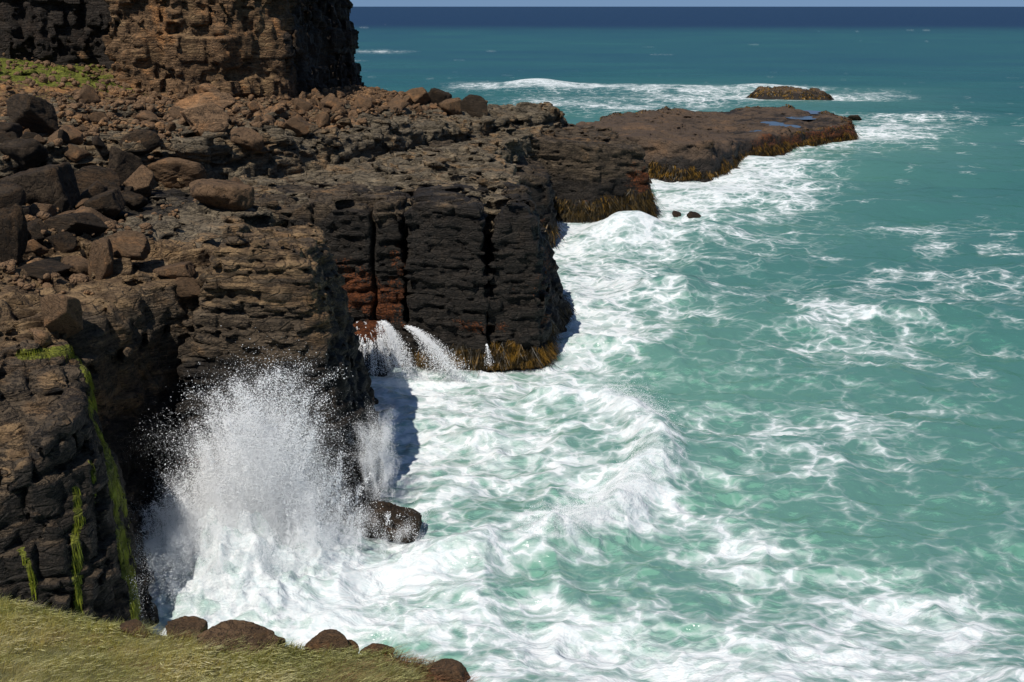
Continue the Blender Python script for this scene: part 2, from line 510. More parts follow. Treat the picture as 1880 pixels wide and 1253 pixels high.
def zA(X, Y):
    slope = 9.6 - 0.36 * np.clip(40.5 - Y, 0, 20) * smooth(-13.5, -17.0, X)
    return (slope + 0.07 * np.clip(-17 - X, 0, 20)).astype(np.float32)
def zA2(X, Y):
    return (10.4 + 0.10 * np.clip(-16 - X, 0, 30) + 0.05 * (Y - 44)).astype(np.float32)
add_rock('sea_cliff', POLY['A'], zA, (0.11, 0.11, 0.10), Strata(3, thick=(0.3, 0.7), amp=0.16, lump=0.5, block=(0.7, 1.8), fine=0.14, bamp=0.16, dip=(0.05, -0.1)), M_CLIFF,
         zone=None, taper=0.22, clip=(-27, 0, 25, 46), label='near dark sea cliff with green algae streaks behind the grass bank', cat='cliff')
add_rock('chasm_wall', POLY['A2'], zA2, (0.145, 0.145, 0.12), Strata(4, amp=0.3, lump=0.6, block=(0.8, 2.2), bamp=0.25, fine=0.15, jgroove=0.3), M_CLIFF, zone=both(dark_below(3.5, 7.5), tan_above(8.0, 10.5, 0.8, 0.6)), taper=0.13, clip=(-31, 0, 36, 56),
         label='jointed brown cliff wall at the back of the narrow inlet', cat='cliff')
def zB(X, Y): return (12.1 - 0.16 * np.clip(Y - 47, 0, 20) - 0.05 * (X + 12)).astype(np.float32)
add_rock('rock_buttress', POLY['B'], zB, (0.12, 0.12, 0.08), Strata(5, thick=(0.14, 0.42), amp=0.13, groove=0.14, block=(0.7, 2.2), bamp=0.15, lump=0.26, fine=0.13, tilt=2.8, dip=(0.04, 0.0)), M_CLIFF,
         extra=cleft([(-12.9, 0.08, 0.2)], 40, 50), zone=both(zone_coast(5.6, 7.6), tan_above(8.2, 10.2, 0.62)), rnd=0.25, taper_fn=lambda z: 0.20 * z + 0.10 * np.clip(z - 7.5, 0, 9) + 0.1 * np.clip(z - 10, 0, 9), label='tan topped bedded rock buttress behind the bursting spray', cat='cliff')
stC = lambda s: Strata(s, dip=(0.03, 0.02), thick=(0.14, 0.5), amp=0.09, groove=0.11, block=(1.0, 3.2), bamp=0.15, lump=0.4, fine=0.15, jgroove=0.16, tilt=2.8)
def zC(X, Y): return (10.1 - 0.07 * (Y - 70)).astype(np.float32)
add_rock('rock_buttress', POLY['C1'], zC, (0.15, 0.15, 0.12), stC(6), M_CLIFF, extra=cleft([(-8.9, 0.12, 0.9), (-12.4, 0.12, 0.5)], 66, 70), zone=zone_coast(8.2, 10.6, 0.95, [(-8.0, 68, 3.8, 2.8, 0.95), (-10.6, 68, 4.8, 3.2, 0.95), (-7.2, 68, 6.5, 1.6, 0.7)]), taper=0.06,
         label='recessed dark buttress with rusty red algae above the small waterfall', cat='cliff')
add_rock('rock_buttress', POLY['C2'], zC, (0.15, 0.15, 0.12), stC(6), M_CLIFF, zone=zone_coast(9.2, 11.2), taper=0.05,
         label='tall black bedded buttress between two vertical fissures', cat='cliff')
add_rock('rock_buttress', POLY['C3'], zC, (0.15, 0.15, 0.12), stC(6), M_CLIFF, zone=zone_coast(9.0, 11.0, 1.0, [(2.2, 71, 5, 3, 0.8)]), taper_fn=lambda z: 0.05 * z + 0.25 * np.clip(z - 7.2, 0, 9),
         label='rounded black buttress at the seaward end with golden kelp fringe', cat='cliff')
add_rock('rock_ledge', POLY['C4'], 6.0, (0.18, 0.18, 0.15), stC(9), M_CLIFF, zone=zone_coast(6.0, 9.0, 1.0, [(3, 76, 4, 3, 0.8)]), taper=0.3,
         label='low sloping ledge with red weed behind the rounded black buttress', cat='ledge')
add_rock('rock_ledge', POLY['D'], lambda X, Y: (7.6 - 0.3 * (X + 1)).astype(np.float32), (0.22, 0.22, 0.17), stC(10), M_CLIFF, zone=zone_coast(5.0, 8.0), taper=0.12,
         label='stepped brown ledge corner above white surf before the kelp cliff', cat='ledge')
add_rock('kelp_cliff', POLY['E'], lambda X, Y: (8.9 - 0.13 * np.clip(X - 2, 0, 20)).astype(np.float32), (0.24, 0.24, 0.18), stC(11), M_CLIFF,
         zone=zone_coast(2.5, 7.0, 0.8, [(13.5, 117, 4.6, 3, 0.95)]), taper=0.15, label='brown cliff point with dark hanging kelp and red weed at its tip', cat='cliff')
POOLS = [at(*q, 2.9) + (rr,) for q, rr in (((1385, 238), 2.4), ((1440, 228), 3.0), ((1472, 213), 3.2), ((1488, 204), 3.2), ((1418, 222), 2.2))]
def zF(X, Y):
    dips = sum(0.55 * np.exp(-(((X - x) / r_) ** 2 + ((Y - y) / (r_ * 1.4)) ** 2)) for x, y, r_ in POOLS)
    return (zF0(X, Y) - dips).astype(np.float32)
def zF0(X, Y): return (4.7 - 1.75 * smooth(16, 40, X) + 0.25 * np.sin(X * 0.21 + Y * 0.1)).astype(np.float32)
def zoneF(V, N, C):
    zone_coast(1.5, 4.2, 0.75)(V, N, C)
    d = poly_sdf(V[:, 0], V[:, 1], POLY['F'])
    n = fbm(V * np.float32(0.4), 3, 4)
    C[:, 1] = np.maximum(C[:, 1] * 0.6, 0.55 * smooth(-2.0, -0.4, d + 2.0 * n) * smooth(25, 50, V[:, 0] + 0.3 * V[:, 1] - 45))
add_rock('rock_reef', POLY['F'], zF, (0.33, 0.33, 0.22), Strata(12, thick=(0.4, 1.2), amp=0.25, groove=0.1, block=(2, 5), bamp=0.12, lump=0.5, fine=0.16, jgroove=0.35), M_REEF, zone=zoneF, taper=0.25,
         label='long flat brown reef platform with tide pools and kelp rim', cat='reef', rnd=1.0)
add_rock('rock_islet', POLY['G'], lambda X, Y: (2.7 - 0.05 * np.abs(X - 66)).astype(np.float32), (0.4, 0.4, 0.25), Strata(13, amp=0.3, lump=0.6, block=(2, 5)), M_REEF,
         zone=zone_coast(0.5, 2.5, 0.8), taper=1.1, label='low kelp covered islet beyond the end of the reef platform', cat='islet', rnd=1.0)
def zS(X, Y):
    return (9.5 - 0.014 * (Y - 70) + 0.10 * np.clip(-20 - X, 0, 40) * smooth(75, 55, Y)).astype(np.float32)
add_rock('rock_shelf', POLY['SHELF'], zS, (0.24, 0.24, 0.14), Strata(14, thick=(0.2, 0.5), amp=0.34, block=(0.9, 3.2), bamp=0.34, lump=0.75, jgroove=0.4, fine=0.2, zlim=(-6, 30)), M_SHELF,
         zone=lambda V, N, C: C.__setitem__((slice(None), 0), 0.75 * smooth(-17, -25, V[:, 0] + 4 * fbm(V * np.float32(0.3), 2, 3)) * smooth(84, 74, V[:, 1])), taper=0.2, kind='structure', zb=7.0, zref=6, clip=(-40, 20, 48, 134), label='lower rock shelf running along the coast between buttresses and terrace')
POLY['LEDGE'] = [(-60, 68), (-32, 73), (-23, 78.5), (-17.5, 86), (-13.3, 91), (-10.5, 99), (-6, 107), (-2, 116.5), (3.5, 126), (6.3, 132), (3.5, 138), (-60, 150)]
def zL(X, Y): return (12.3 - 0.065 * (X + 25) - 0.2 * smooth(100, 130, Y)).astype(np.float32)
zone_ter = both(dark_below(5, 9, 0.5), lambda V, N, C: C.__setitem__((slice(None), 3), 0.62 * smooth(-0.1, 0.5, fbm(V * np.float32(0.25), 3, 61)) * smooth(9.0, 10.5, V[:, 2])))
add_rock('rock_terrace', POLY['LEDGE'], zL, (0.25, 0.25, 0.14), Strata(15, thick=(0.2, 0.55), amp=0.34, groove=0.2, block=(0.9, 3.5), bamp=0.4, lump=0.9, jgroove=0.45, fine=0.2, zlim=(-6, 30)), M_SHELF,
         zone=zone_ter, taper=0.25, kind='structure', zb=7.2, zref=9, clip=(-48, 20, 62, 136), label='grey bedded rock terrace edge below the boulder slope')
POLY['TALUS'] = [(-80, 66), (-48, 69), (-33, 77), (-25, 84), (-16, 98), (-10, 112), (-4, 129), (-4, 138), (-16, 152), (-80, 175)]
def zT(X, Y):
    d = np.clip(-poly_sdf(X, Y, POLY['TALUS']), 0, 60)
    return (11.2 - 0.035 * (X + 25) + 0.085 * np.clip(d, 0, 28) + 0.13 * np.clip(-X - 36, 0, 40) * smooth(80, 118, Y)).astype(np.float32)
def zoneT(V, N, C):
    n = fbm(V * np.float32(0.22), 4, 6)
    gx, gy = -50, 116
    C[:, 2] = 0.95 * smooth(13, 4, np.hypot(V[:, 0] - gx, V[:, 1] - gy) + 6 * n) + 0.35 * smooth(24, 8, np.hypot(V[:, 0] + 44, V[:, 1] - 106) + 9 * n)
add_rock('talus_slope', POLY['TALUS'], zT, (0.4, 0.4, 0.25), Strata(16, amp=0.12, groove=0.05, block=(0.8, 2), bamp=0.15, lump=0.4, fine=0.25, zlim=(-6, 50)), M_UPPER,
         zone=zoneT, taper=0.8, kind='structure', zb=8.5, zref=10, clip=(-72, 10, 70, 158), label='brown earth and rubble slope below the upper cliff', margin=3)
POLY['UP'] = [(-29, 113.6), (-23.6, 117.5), (-22.4, 122), (-21.8, 131), (-19.5, 142), (-24, 175), (-110, 175), (-110, 100), (-66, 112), (-44, 122.5), (-41.5, 121), (-40.5, 113.5), (-36, 114.2), (-33, 112.8)]
def zoneU(V, N, C):
    n = fbm(V * np.float32(0.3), 3, 3)
    C[:, 3] = 0.7 * smooth(-0.2, 0.4, fbm(V * np.float32(0.25), 3, 71)) * smooth(-41, -40, V[:, 0]) * smooth(-23.5, -25, V[:, 0])
    C[:, 0] = np.maximum(0.9 * smooth(-40.5, -43, V[:, 0]) * smooth(0.0, 0.3, n + 0.7), 0.7 * smooth(-24.5, -23, V[:, 0] + n))  # shade painted dark on the right side; shade and dark vegetation at left
add_rock('upper_cliff', POLY['UP'], 31.0, (0.26, 0.26, 0.22), Strata(17, thick=(0.5, 1.5), amp=0.38, groove=0.22, block=(0.9, 3.0), bamp=0.42, lump=0.8, jgroove=0.3, fine=0.26, warp=0.7), M_UPPER,
         zone=zoneU, band_w=1.5, taper=0.1, zb=9, zref=14, zmax=27, clip=(-74, 0, 100, 152), label='tall tan and brown cliff face rising above the boulder slope', cat='cliff')

# drop faces buried inside a neighbouring mass, under the sea or on the hidden far side
for q, (o, V, F, N) in enumerate(SOLIDS):
    ctr = V[F].mean(1)
    bur = np.zeros(len(F), bool)
    for j, (nm, poly, zt_, kw_) in enumerate(FIELDS):
        if j == q: continue
        px_ = [p[0] for p in poly]; py_ = [p[1] for p in poly]
        near_ = (ctr[:, 0] > min(px_)) & (ctr[:, 0] < max(px_)) & (ctr[:, 1] > min(py_)) & (ctr[:, 1] < max(py_)) & ~bur
        ids = np.nonzero(near_)[0]
        if len(ids): bur[ids] |= base_field(ctr[ids], poly, zt_, **kw_) < -1.1
    fn = np.cross(V[F[:, 2]] - V[F[:, 0]], V[F[:, 3]] - V[F[:, 1]]); fn /= np.maximum(np.linalg.norm(fn, axis=1), 1e-9)[:, None]
    vw = ctr - np.array([0, 0, H], np.float32); vw /= np.linalg.norm(vw, axis=1)[:, None]
    gone = bur | (ctr[:, 2] < -1.0) | ((fn * vw).sum(1) > 0.62)
    # loose crumbs left floating by the erosion are dropped too
    lab = np.arange(len(V), dtype=np.int64)
    FF = F[~gone]
    for _ in range(60):
        mn = lab[FF].min(1)
        nw = lab.copy()
        for c_ in range(4): np.minimum.at(nw, FF[:, c_], mn)
        nw = nw[nw]; nw = nw[nw]
        if (nw == lab).all(): break
        lab = nw
    cnt_ = np.bincount(lab, minlength=len(V))
    gone |= cnt_[lab[F[:, 0]]] < 400
    keep = ~gone
    me = o.data
    C_ = np.empty(len(V) * 4, np.float32); me.attributes['zone'].data.foreach_get('color', C_); C_ = C_.reshape(-1, 4)
    used = np.zeros(len(V), bool); used[F[keep].ravel()] = True
    remap = np.cumsum(used) - 1
    V2, F2, N2, C2_ = V[used], remap[F[keep]].astype(np.int32), N[used], C_[used]
    m2 = mesh_np(o.name, V2, F2, False); m2.materials.append(me.materials[0]); set_attr(m2, 'zone', C2_, 'FLOAT_COLOR')
    o.data = m2; bpy.data.meshes.remove(me); m2.name = o.name
    SOLIDS[q] = (o, V2, F2, N2)

# ------------------------------------------------------------------ the sea
def coast_dist(X, Y):
    d = np.full(X.shape, 1e9, np.float32)
    for p in COAST:
        d = np.minimum(d, poly_sdf(X, Y, p))
    return d
rows = [6, 10, 14, 18, 22, 25]
r = 27.0
while r < 45000:
    rows.append(r)
    r += max(0.095, 1.45 * r * r / (H * 1098.0))
rows = np.array(rows, np.float32)
dense = np.radians(np.linspace(-29, 30, 840))
side = np.radians(np.linspace(0, 1, 26)[1:] ** 1.5 * 148)
az = np.concatenate([(dense[0] - side)[::-1], dense, dense[-1] + side]).astype(np.float32)
RR, AA = np.meshgrid(rows, az, indexing='ij')
SX = (RR * np.sin(AA)).ravel(); SY = (RR * np.cos(AA)).ravel(); RAD = RR.ravel()
CD = np.full(SX.shape, 400.0, np.float32)
m = RAD < 420
CD[m] = coast_dist(SX[m], SY[m])
P2 = np.stack([SX, SY, np.zeros_like(SX)], 1).astype(np.float32)
# swell and chop; each wavelength dies out where the sheet is too coarse to carry it
dr = np.maximum(0.095, 1.45 * RAD * RAD / (H * 1098.0))
def carry(lam): return smooth(0.5, 0.22, dr / lam)
z = np.zeros_like(SX)
wob = 5 * fbm(P2 * np.float32(0.025), 2, 1)
for ang, lam, amp, ph in ((-1.75, 27, 0.42, 0.3), (-2.0, 16, 0.30, 1.7), (-1.35, 10.5, 0.20, 4.0), (-2.4, 7.2, 0.08, 2.2)):
    u = SX * math.cos(ang) + SY * math.sin(ang) + wob
    c = np.cos(u * 2 * math.pi / lam + ph)
    z += amp * carry(lam) * (np.exp(1.1 * (c - 1)) * 2 - 0.9) * (0.35 + 1.0 * vn(P2 * np.float32(0.04) + 9))
near = smooth(26, 3, CD)
PS = P2 * np.array([0.75, 1.0, 1.0], np.float32)
z += carry(6) * (0.44 + 0.2 * near) * (ridge(PS * np.float32(0.17), 2, 2) - 0.5)
z += carry(2.4) * (0.30 + 0.10 * near) * (ridge(PS * np.float32(0.46), 2, 5) - 0.5)
z += carry(1.0) * (0.11 + 0.05 * near) * (ridge(PS * np.float32(1.15), 2, 7) - 0.5)
foam = np.zeros_like(SX)
# foam: near rock, plus the patches the breakers leave
mm = RAD < 900
foam += 0.60 * np.exp(-np.clip(CD, 0, 99) / 4.5) * (CD < 60)
def patch(px, py, rx, ry, s, rot=0.0):
    """an elliptical patch of foam; centre and radii given by sight lines that meet the sea"""
    cx, cy = at(px, py)
    ex = abs(at(px + rx, py)[0] - cx); ey = 0.5 * abs(at(px, py - ry)[1] - at(px, py + ry)[1])
    dx = SX - cx; dy = SY - cy
    # patches lie along the sight line, so shear with it
    dx = dx - dy * (cx / cy)
    ca, sa = math.cos(rot), math.sin(rot)
    d2 = (dx / ex) ** 2 + (dy / ey) ** 2
    return s * np.exp(-d2 ** 1.3)
WARP = fbm(P2 * np.float32(0.22), 3, 12)
for a in ((480, 1130, 330, 130, 0.75), (850, 1160, 300, 120, 0.50), (700, 1010, 160, 60, 0.5), (1130, 1200, 260, 110, 0.50), (1500, 1200, 330, 110, 0.58), (1780, 1240, 200, 80, 0.52), (1350, 1100, 250, 80, 0.2), (1700, 1120, 250, 60, 0.2),
          (760, 720, 170, 55, 0.85), (850, 830, 170, 35, 0.42), (930, 740, 200, 60, 0.3), (800, 870, 150, 45, 0.45), (1050, 950, 130, 60, 0.5), (1180, 850, 70, 100, 0.4), (1300, 900, 150, 90, 0.33), (1300, 1050, 200, 90, 0.34),
          (1080, 615, 110, 50, 0.75), (1120, 530, 170, 50, 0.85), (1100, 440, 170, 40, 0.9), (1320, 455, 170, 22, 0.45), (1270, 350, 170, 40, 0.95), (1400, 330, 120, 45, 0.6), (1440, 300, 80, 14, 0.4),
          (1640, 240, 100, 18, 0.6), (1680, 215, 120, 9, 0.55), (1600, 175, 70, 9, 0.4), (1720, 420, 160, 16, 0.36), (1715, 458, 40, 12, 0.55), (1750, 520, 160, 40, 0.26), (1600, 600, 150, 60, 0.2),
          (1020, 160, 130, 7, 0.85), (1230, 163, 180, 7, 0.75), (1130, 190, 200, 16, 0.48), (690, 95, 55, 3, 0.5), (880, 158, 60, 8, 0.4), (1300, 178, 90, 9, 0.55), (1460, 163, 60, 6, 0.6),
          (1480, 640, 120, 50, 0.2), (1300, 780, 170, 30, 0.24), (1500, 760, 200, 40, 0.14), (1700, 1000, 250, 120, 0.14), (1400, 870, 250, 120, 0.14), (1650, 780, 250, 90, 0.14), (1550, 560, 250, 60, 0.12), (960, 860, 210, 95, 0.38), (330, 1080, 120, 90, 0.6), (620, 1050, 180, 60, 0.4)):
    foam = np.maximum(foam, 0) + 0.86 * patch(*a) * (1 + 1.1 * WARP)
# the wave thrown back from the cliff: a curved crest with foam on its face
CREST = [at(*q) for q in ((1000, 745), (1110, 752), (1175, 775), (1200, 820), (1195, 870), (1150, 930), (1080, 975), (990, 1000), (880, 1012), (780, 1020))]
def path_dist(X, Y, pts):
    d = np.full(X.shape, 1e9, np.float32)
    for (ax, ay), (bx, by) in zip(pts[:-1], pts[1:]):
        ex, ey = bx - ax, by - ay
        t = np.clip(((X - ax) * ex + (Y - ay) * ey) / (ex * ex + ey * ey), 0, 1)
        d = np.minimum(d, np.hypot(X - ax - ex * t, Y - ay - ey * t))
    return d
mc = (RAD > 36) & (RAD < 66)
wx = SX[mc] + 0.5 * WARP[mc]; wy = SY[mc] + 0.7 * WARP[mc]
cd = path_dist(wx, wy, CREST)
ends = smooth(-6.5, -1, SX[mc])
z[mc] += ends * 1.0 * np.exp(-(cd / 1.25) ** 2) * (0.8 + 0.4 * vn(P2[mc] * np.float32(0.6)))
foam[mc] += ends * 0.45 * np.exp(-(cd / 1.1) ** 2)
# far surf standing up behind the reef, and the heap of white water in the inlet
def hump(px, py, rx, ry, hgt):
    return patch(px, py, rx, ry, hgt)
z += hump(985, 160, 60, 7, 2.2) + hump(1180, 166, 140, 5, 1.0) + hump(1390, 165, 60, 6, 1.2) + hump(1160, 430, 60, 22, 1.6) + hump(1290, 440, 60, 16, 0.9) + hump(1230, 540, 80, 22, 0.8)
mi = np.exp(-((((SX + 11.0) / 3.3) ** 2 + ((SY - 40.3) / 3.6) ** 2)) ** 1.4)
lump = 0.55 * vn(P2 * np.float32(0.55) + 4) + 0.3 * vn(P2 * np.float32(1.3) + 2) + 0.25 * vn(P2 * np.float32(3.1) + 7)
z += 3.3 * mi * lump; foam += 1.1 * mi
# white caps
cap = ridge(P2 * np.array([0.055, 0.11, 1], np.float32), 2, 21) * 0.6 + 0.55 * vn(P2 * np.float32(0.31) + 3)
foam += 0.30 * smooth(0.84, 1.0, cap) * smooth(40, 80, RAD) * smooth(500, 150, RAD)
cap2 = vn(P2 * np.array([0.012, 0.03, 1], np.float32) + 8) * 0.45 + 0.55 * vn(P2 * np.array([0.09, 0.2, 1], np.float32) + 5)
foam += 0.30 * smooth(0.86, 0.94, cap2) * smooth(150, 300, RAD) * smooth(2600, 300, RAD)
foam += 0.10 * WARP * smooth(0.02, 0.3, foam)
foam += 0.09 * smooth(0.0, 0.6, fbm(P2 * np.float32(0.06), 3, 15)) * smooth(160, 60, RAD)
crest_f = smooth(0.15, 0.6, z) * smooth(0.1, 0.4, foam) * 0.12
foam = np.clip(foam + crest_f, 0, None); foam = 1.0 - np.exp(-1.15 * foam)
flow = np.clip(np.exp(-np.clip(CD, 0, 200) / 24.0) + 0.55 * smooth(85, 30, RAD), 0, 1)     # aerated, sandy water close to the rocks
deep_reflect = 0.16 * fbm(P2 * np.array([0.02, 0.045, 1], np.float32), 3, 29) * smooth(45, 90, RAD) + smooth(40, 420, RAD + 60 * fbm(P2 * np.float32(0.008), 2, 3)) * 0.55 + 0.12 * fbm(P2 * np.array([0.0025, 0.006, 1], np.float32), 2, 9) * smooth(100, 400, RAD)  # water depth tone; first noise term paints sky-reflection patches into the colour
abyss = smooth(880, 1400, SY + 0.02 * SX + 30 * fbm(P2 * np.float32(0.004), 2, 5))
z *= smooth(20000, 1500, RAD)
nr, nc = RR.shape
gi = np.arange(nr * nc, dtype=np.int32).reshape(nr, nc)
Fq = np.stack([gi[:-1, :-1].ravel(), gi[:-1, 1:].ravel(), gi[1:, 1:].ravel(), gi[1:, :-1].ravel()], 1)[:, ::-1]
# drop the sheet far inside the headland
inl = (CD < -4.5)
Fq = Fq[~inl[Fq].all(1)]
SEA_V = np.stack([SX, SY, z], 1)
sea_me = mesh_np('sea', SEA_V, Fq)
set_attr(sea_me, 'foam', foam); set_attr(sea_me, 'flow', flow); set_attr(sea_me, 'deep_reflect', deep_reflect); set_attr(sea_me, 'abyss', abyss)

def sea_material():
    m, t, bs = new_mat('sea_water')
    pos = t.new('ShaderNodeNewGeometry').outputs['Position']
    fl = t.new('ShaderNodeMapping'); t.l.new(pos, fl.inputs[0]); fl.inputs['Scale'].default_value = (0.72, 1.0, 0.6)
    p = fl.outputs[0]
    _, w1 = t.noise(p, 0.5, 3, 0.55)
    pw = t.vmath('ADD', p, t.vmath('SCALE', w1, 1.9))
    e1 = t.voro(pw, 0.42, 'DISTANCE_TO_EDGE'); e2 = t.voro(pw, 1.3, 'DISTANCE_TO_EDGE')
    l1 = t.math('POWER', t.map(e1, 0.0, 0.30, 1.0, 0.0, False), 1.8); l2 = t.math('POWER', t.map(e2, 0.0, 0.32, 1.0, 0.0, False), 1.5)
    n2, _ = t.noise(pw, 3.2, 3, 0.7)
    st = t.new('ShaderNodeMapping'); t.l.new(pw, st.inputs[0]); st.inputs['Scale'].default_value = (0.3, 1.3, 1.0); st.inputs['Rotation'].default_value = (0, 0, 0.25)
    n3, _ = t.noise(st.outputs[0], 0.8, 5, 0.68)
    val = t.math('ADD', t.math('ADD', t.math('MULTIPLY', l1, 0.34), t.math('MULTIPLY', l2, 0.26)), t.math('ADD', t.math('MULTIPLY', n3, 0.52), t.math('MULTIPLY', n2, 0.22)))
    F = t.attr('foam').outputs['Fac']
    thr = t.map(F, 0.0, 1.0, 0.92, 0.34, False)
    a = t.map(val, t.math('SUBTRACT', thr, 0.07), t.math('ADD', thr, 0.20))
    veil = t.math('MULTIPLY', t.map(val, t.math('SUBTRACT', thr, 0.26), t.math('ADD', thr, 0.08)), t.map(F, 0.15, 0.6, 0.42, 0.66))
    a = t.math('MAXIMUM', a, veil)
    a = t.math('MULTIPLY', a, t.map(F, 0.0, 0.45, 0.35, 1.0, False))
    a = t.math('MULTIPLY', a, t.map(F, 0.01, 0.10))
    flow = t.attr('flow').outputs['Fac']; deep_reflect = t.attr('deep_reflect').outputs['Fac']; aby = t.attr('abyss').outputs['Fac']
    c = t.mix(flow, col4((0.034, 0.168, 0.135)), col4((0.155, 0.345, 0.258)))
    c = t.mix(t.math('MULTIPLY', deep_reflect, 1.5, clamp=True), c, col4((0.014, 0.082, 0.115)))
    c = t.mix(aby, c, col4((0.004, 0.028, 0.075)))
    milk = t.math('MULTIPLY', t.map(F, 0.15, 0.9), 0.5)
    c = t.mix(milk, c, col4((0.36, 0.50, 0.45)))
    fc = t.mix(t.map(n2, 0.3, 0.7), col4((0.62, 0.69, 0.70)), col4((0.80, 0.81, 0.81)))
    c = t.mix(a, c, fc)
    water_col = c
    wv = t.new('ShaderNodeMapping'); t.l.new(pos, wv.inputs[0]); wv.inputs['Scale'].default_value = (0.6, 1.0, 1.0); wv.inputs['Rotation'].default_value = (0, 0, 0.3)
    r1, _ = t.noise(wv.outputs[0], 0.9, 4, 0.62, 0.4); r2, _ = t.noise(wv.outputs[0], 0.16, 4, 0.62)
    hgt = t.math('ADD', t.math('MULTIPLY', r1, t.map(F, 0.2, 0.8, 0.35, 0.8)), t.math('MULTIPLY', r2, t.map(deep_reflect, 0.0, 0.4, 1.4, 4.5)))
    nrm = t.bump(hgt, 0.75, 0.6)
    df = t.new('ShaderNodeBsdfDiffuse'); t.l.new(water_col, df.inputs['Color']); t.l.new(nrm, df.inputs['Normal'])
    gl = t.new('ShaderNodeBsdfGlossy'); gl.inputs['Roughness'].default_value = 0.16; t.l.new(nrm, gl.inputs['Normal'])
    fr = t.new('ShaderNodeFresnel'); fr.inputs['IOR'].default_value = 1.33; t.l.new(nrm, fr.inputs['Normal'])
    # a wind-roughened sea turns its facets to the eye, so its grazing reflection stays limited
    fac = t.math('MULTIPLY', t.math('MINIMUM', fr.outputs[0], t.map(deep_reflect, 0.0, 0.5, 0.34, 0.24)), t.map(a, 0, 1, 1.0, 0.12, False))
    mx = t.new('ShaderNodeMixShader'); t.l.new(fac, mx.inputs[0]); t.l.new(df.outputs[0], mx.inputs[1]); t.l.new(gl.outputs[0], mx.inputs[2])
    out = t.n['Material Output']; t.l.new(mx.outputs[0], out.inputs['Surface']); t.n.remove(bs)
    return m
sea = link('sea', sea_me, sea_material(), kind='structure', label='green and blue sea with white foam breaking against the rocks')

# ------------------------------------------------------------------ ground height lookup for things that lie on the rocks
GX0, GY0, GS = -76.0, 22.0, 0.4
GW, GH = 260, 330
HG = np.full((GW, GH), -50.0, np.float32)
def to_grid(V):
    i = ((V[:, 0] - GX0) / GS).astype(int); j = ((V[:, 1] - GY0) / GS).astype(int)
    ok = (i >= 0) & (i < GW) & (j >= 0) & (j < GH)
    np.maximum.at(HG, (i[ok], j[ok]), V[ok, 2])
BY = {}
for o, V, F, N in SOLIDS:
    BY[o.name] = (o, V, F, N)
    if not o.name.startswith('upper_cliff') and not o.name.startswith('rock_reef') and not o.name.startswith('rock_islet'):
        to_grid(V)
def ground(x, y):
    i = int((x - GX0) / GS); j = int((y - GY0) / GS)
    if 0 <= i < GW and 0 <= j < GH: return float(HG[i, j])
    return -50.0
def land(px, py, t0=30, t1=190):
    d = ray(px, py); t = t0
    while t < t1:
        p = Vector((0, 0, H)) + d * t
        if ground(p.x, p.y) > p.z: return p, t
        t += 0.25
    return None, None

# ------------------------------------------------------------------ boulders
import bmesh
def ico(sub):
    bm = bmesh.new(); bmesh.ops.create_icosphere(bm, subdivisions=sub, radius=1.0)
    V = np.array([v.co[:] for v in bm.verts], np.float32); F = np.array([[v.index for v in f.verts] for f in bm.faces], np.int32)
    bm.free(); return V, F
ICO = {k: ico(k) for k in (2, 4, 5)}
def boulder_mesh(seed, sub, planes, flat, rough, beds, pw=26.0):
    r = np.random.default_rng(seed)
    V, F = ICO[sub]
    N = r.normal(size=(planes, 3)); N[:, 2] *= 0.8; N /= np.linalg.norm(N, axis=1)[:, None]
    hts = r.uniform(0.55, 1.0, planes)
    q = np.clip(V @ N.T.astype(np.float32), 0.02, None) / hts
    rad = 1.0 / np.power((q ** pw).sum(1) + 0.72 ** pw, 1 / pw)
    Pn = V * rad[:, None]
    Pn *= np.array([1.0, r.uniform(0.65, 0.95), flat], np.float32)
    n = fbm(Pn * np.float32(1.6), 3, seed) * rough + fbm(Pn * np.float32(4.5), 4, seed + 1, 0.65) * rough * 0.6
    ax = r.normal(size=3) * np.array([0.5, 0.5, 1.0]); ax /= np.linalg.norm(ax)
    w = Pn @ ax.astype(np.float32) * 7 + 0.8 * fbm(Pn * np.float32(1.4), 2, seed + 2)
    n = n - beds * np.clip(1 - np.abs((w % 1.0) - 0.5) * 7, 0, 1) * vn(Pn * np.float32(2.0) + seed)
    Pn = Pn * (1 + n)[:, None]
    s = 2.0 / (Pn[:, 0].max() - Pn[:, 0].min())
    return Pn * s, F
BM = {}
MATS = {'brown': M_BOULD, 'tan': M_BOULD2, 'dark': M_BOULD3}
def boulder_me(var, tone, hero=False):
    k = (var, tone, hero)
    if k not in BM:
        rr = np.random.default_rng(var)
        V, F = boulder_mesh(100 + var, 5 if hero else 4, int(rr.integers(7, 13)), rr.uniform(0.5, 0.85), 0.12, rr.choice([0.0, 0.05, 0.09]))
        me = mesh_np('boulder', V, F, False); me.materials.append(MATS[tone]); BM[k] = me
    return BM[k]
def put_boulder(x, y, z, size, label, group, var=None, tone='brown', rot=None, hero=False, stretch=(1, 1, 1), name='boulder', cat='boulder'):
    var = random.randrange(14) if var is None else var
    o = bpy.data.objects.new(name, boulder_me(var, tone, hero)); COL.objects.link(o)
    o.location = (x, y, z)
    o.rotation_euler = rot if rot is not None else (random.uniform(-0.5, 0.5), random.uniform(-0.5, 0.5), random.uniform(0, 6.3))
    s = size * 0.5
    o.scale = (s * stretch[0], s * stretch[1], s * stretch[2])
    o['label'] = label; o['category'] = cat
    if group: o['group'] = group
    return o
HEAP = 'dark boulders heaped at the left'
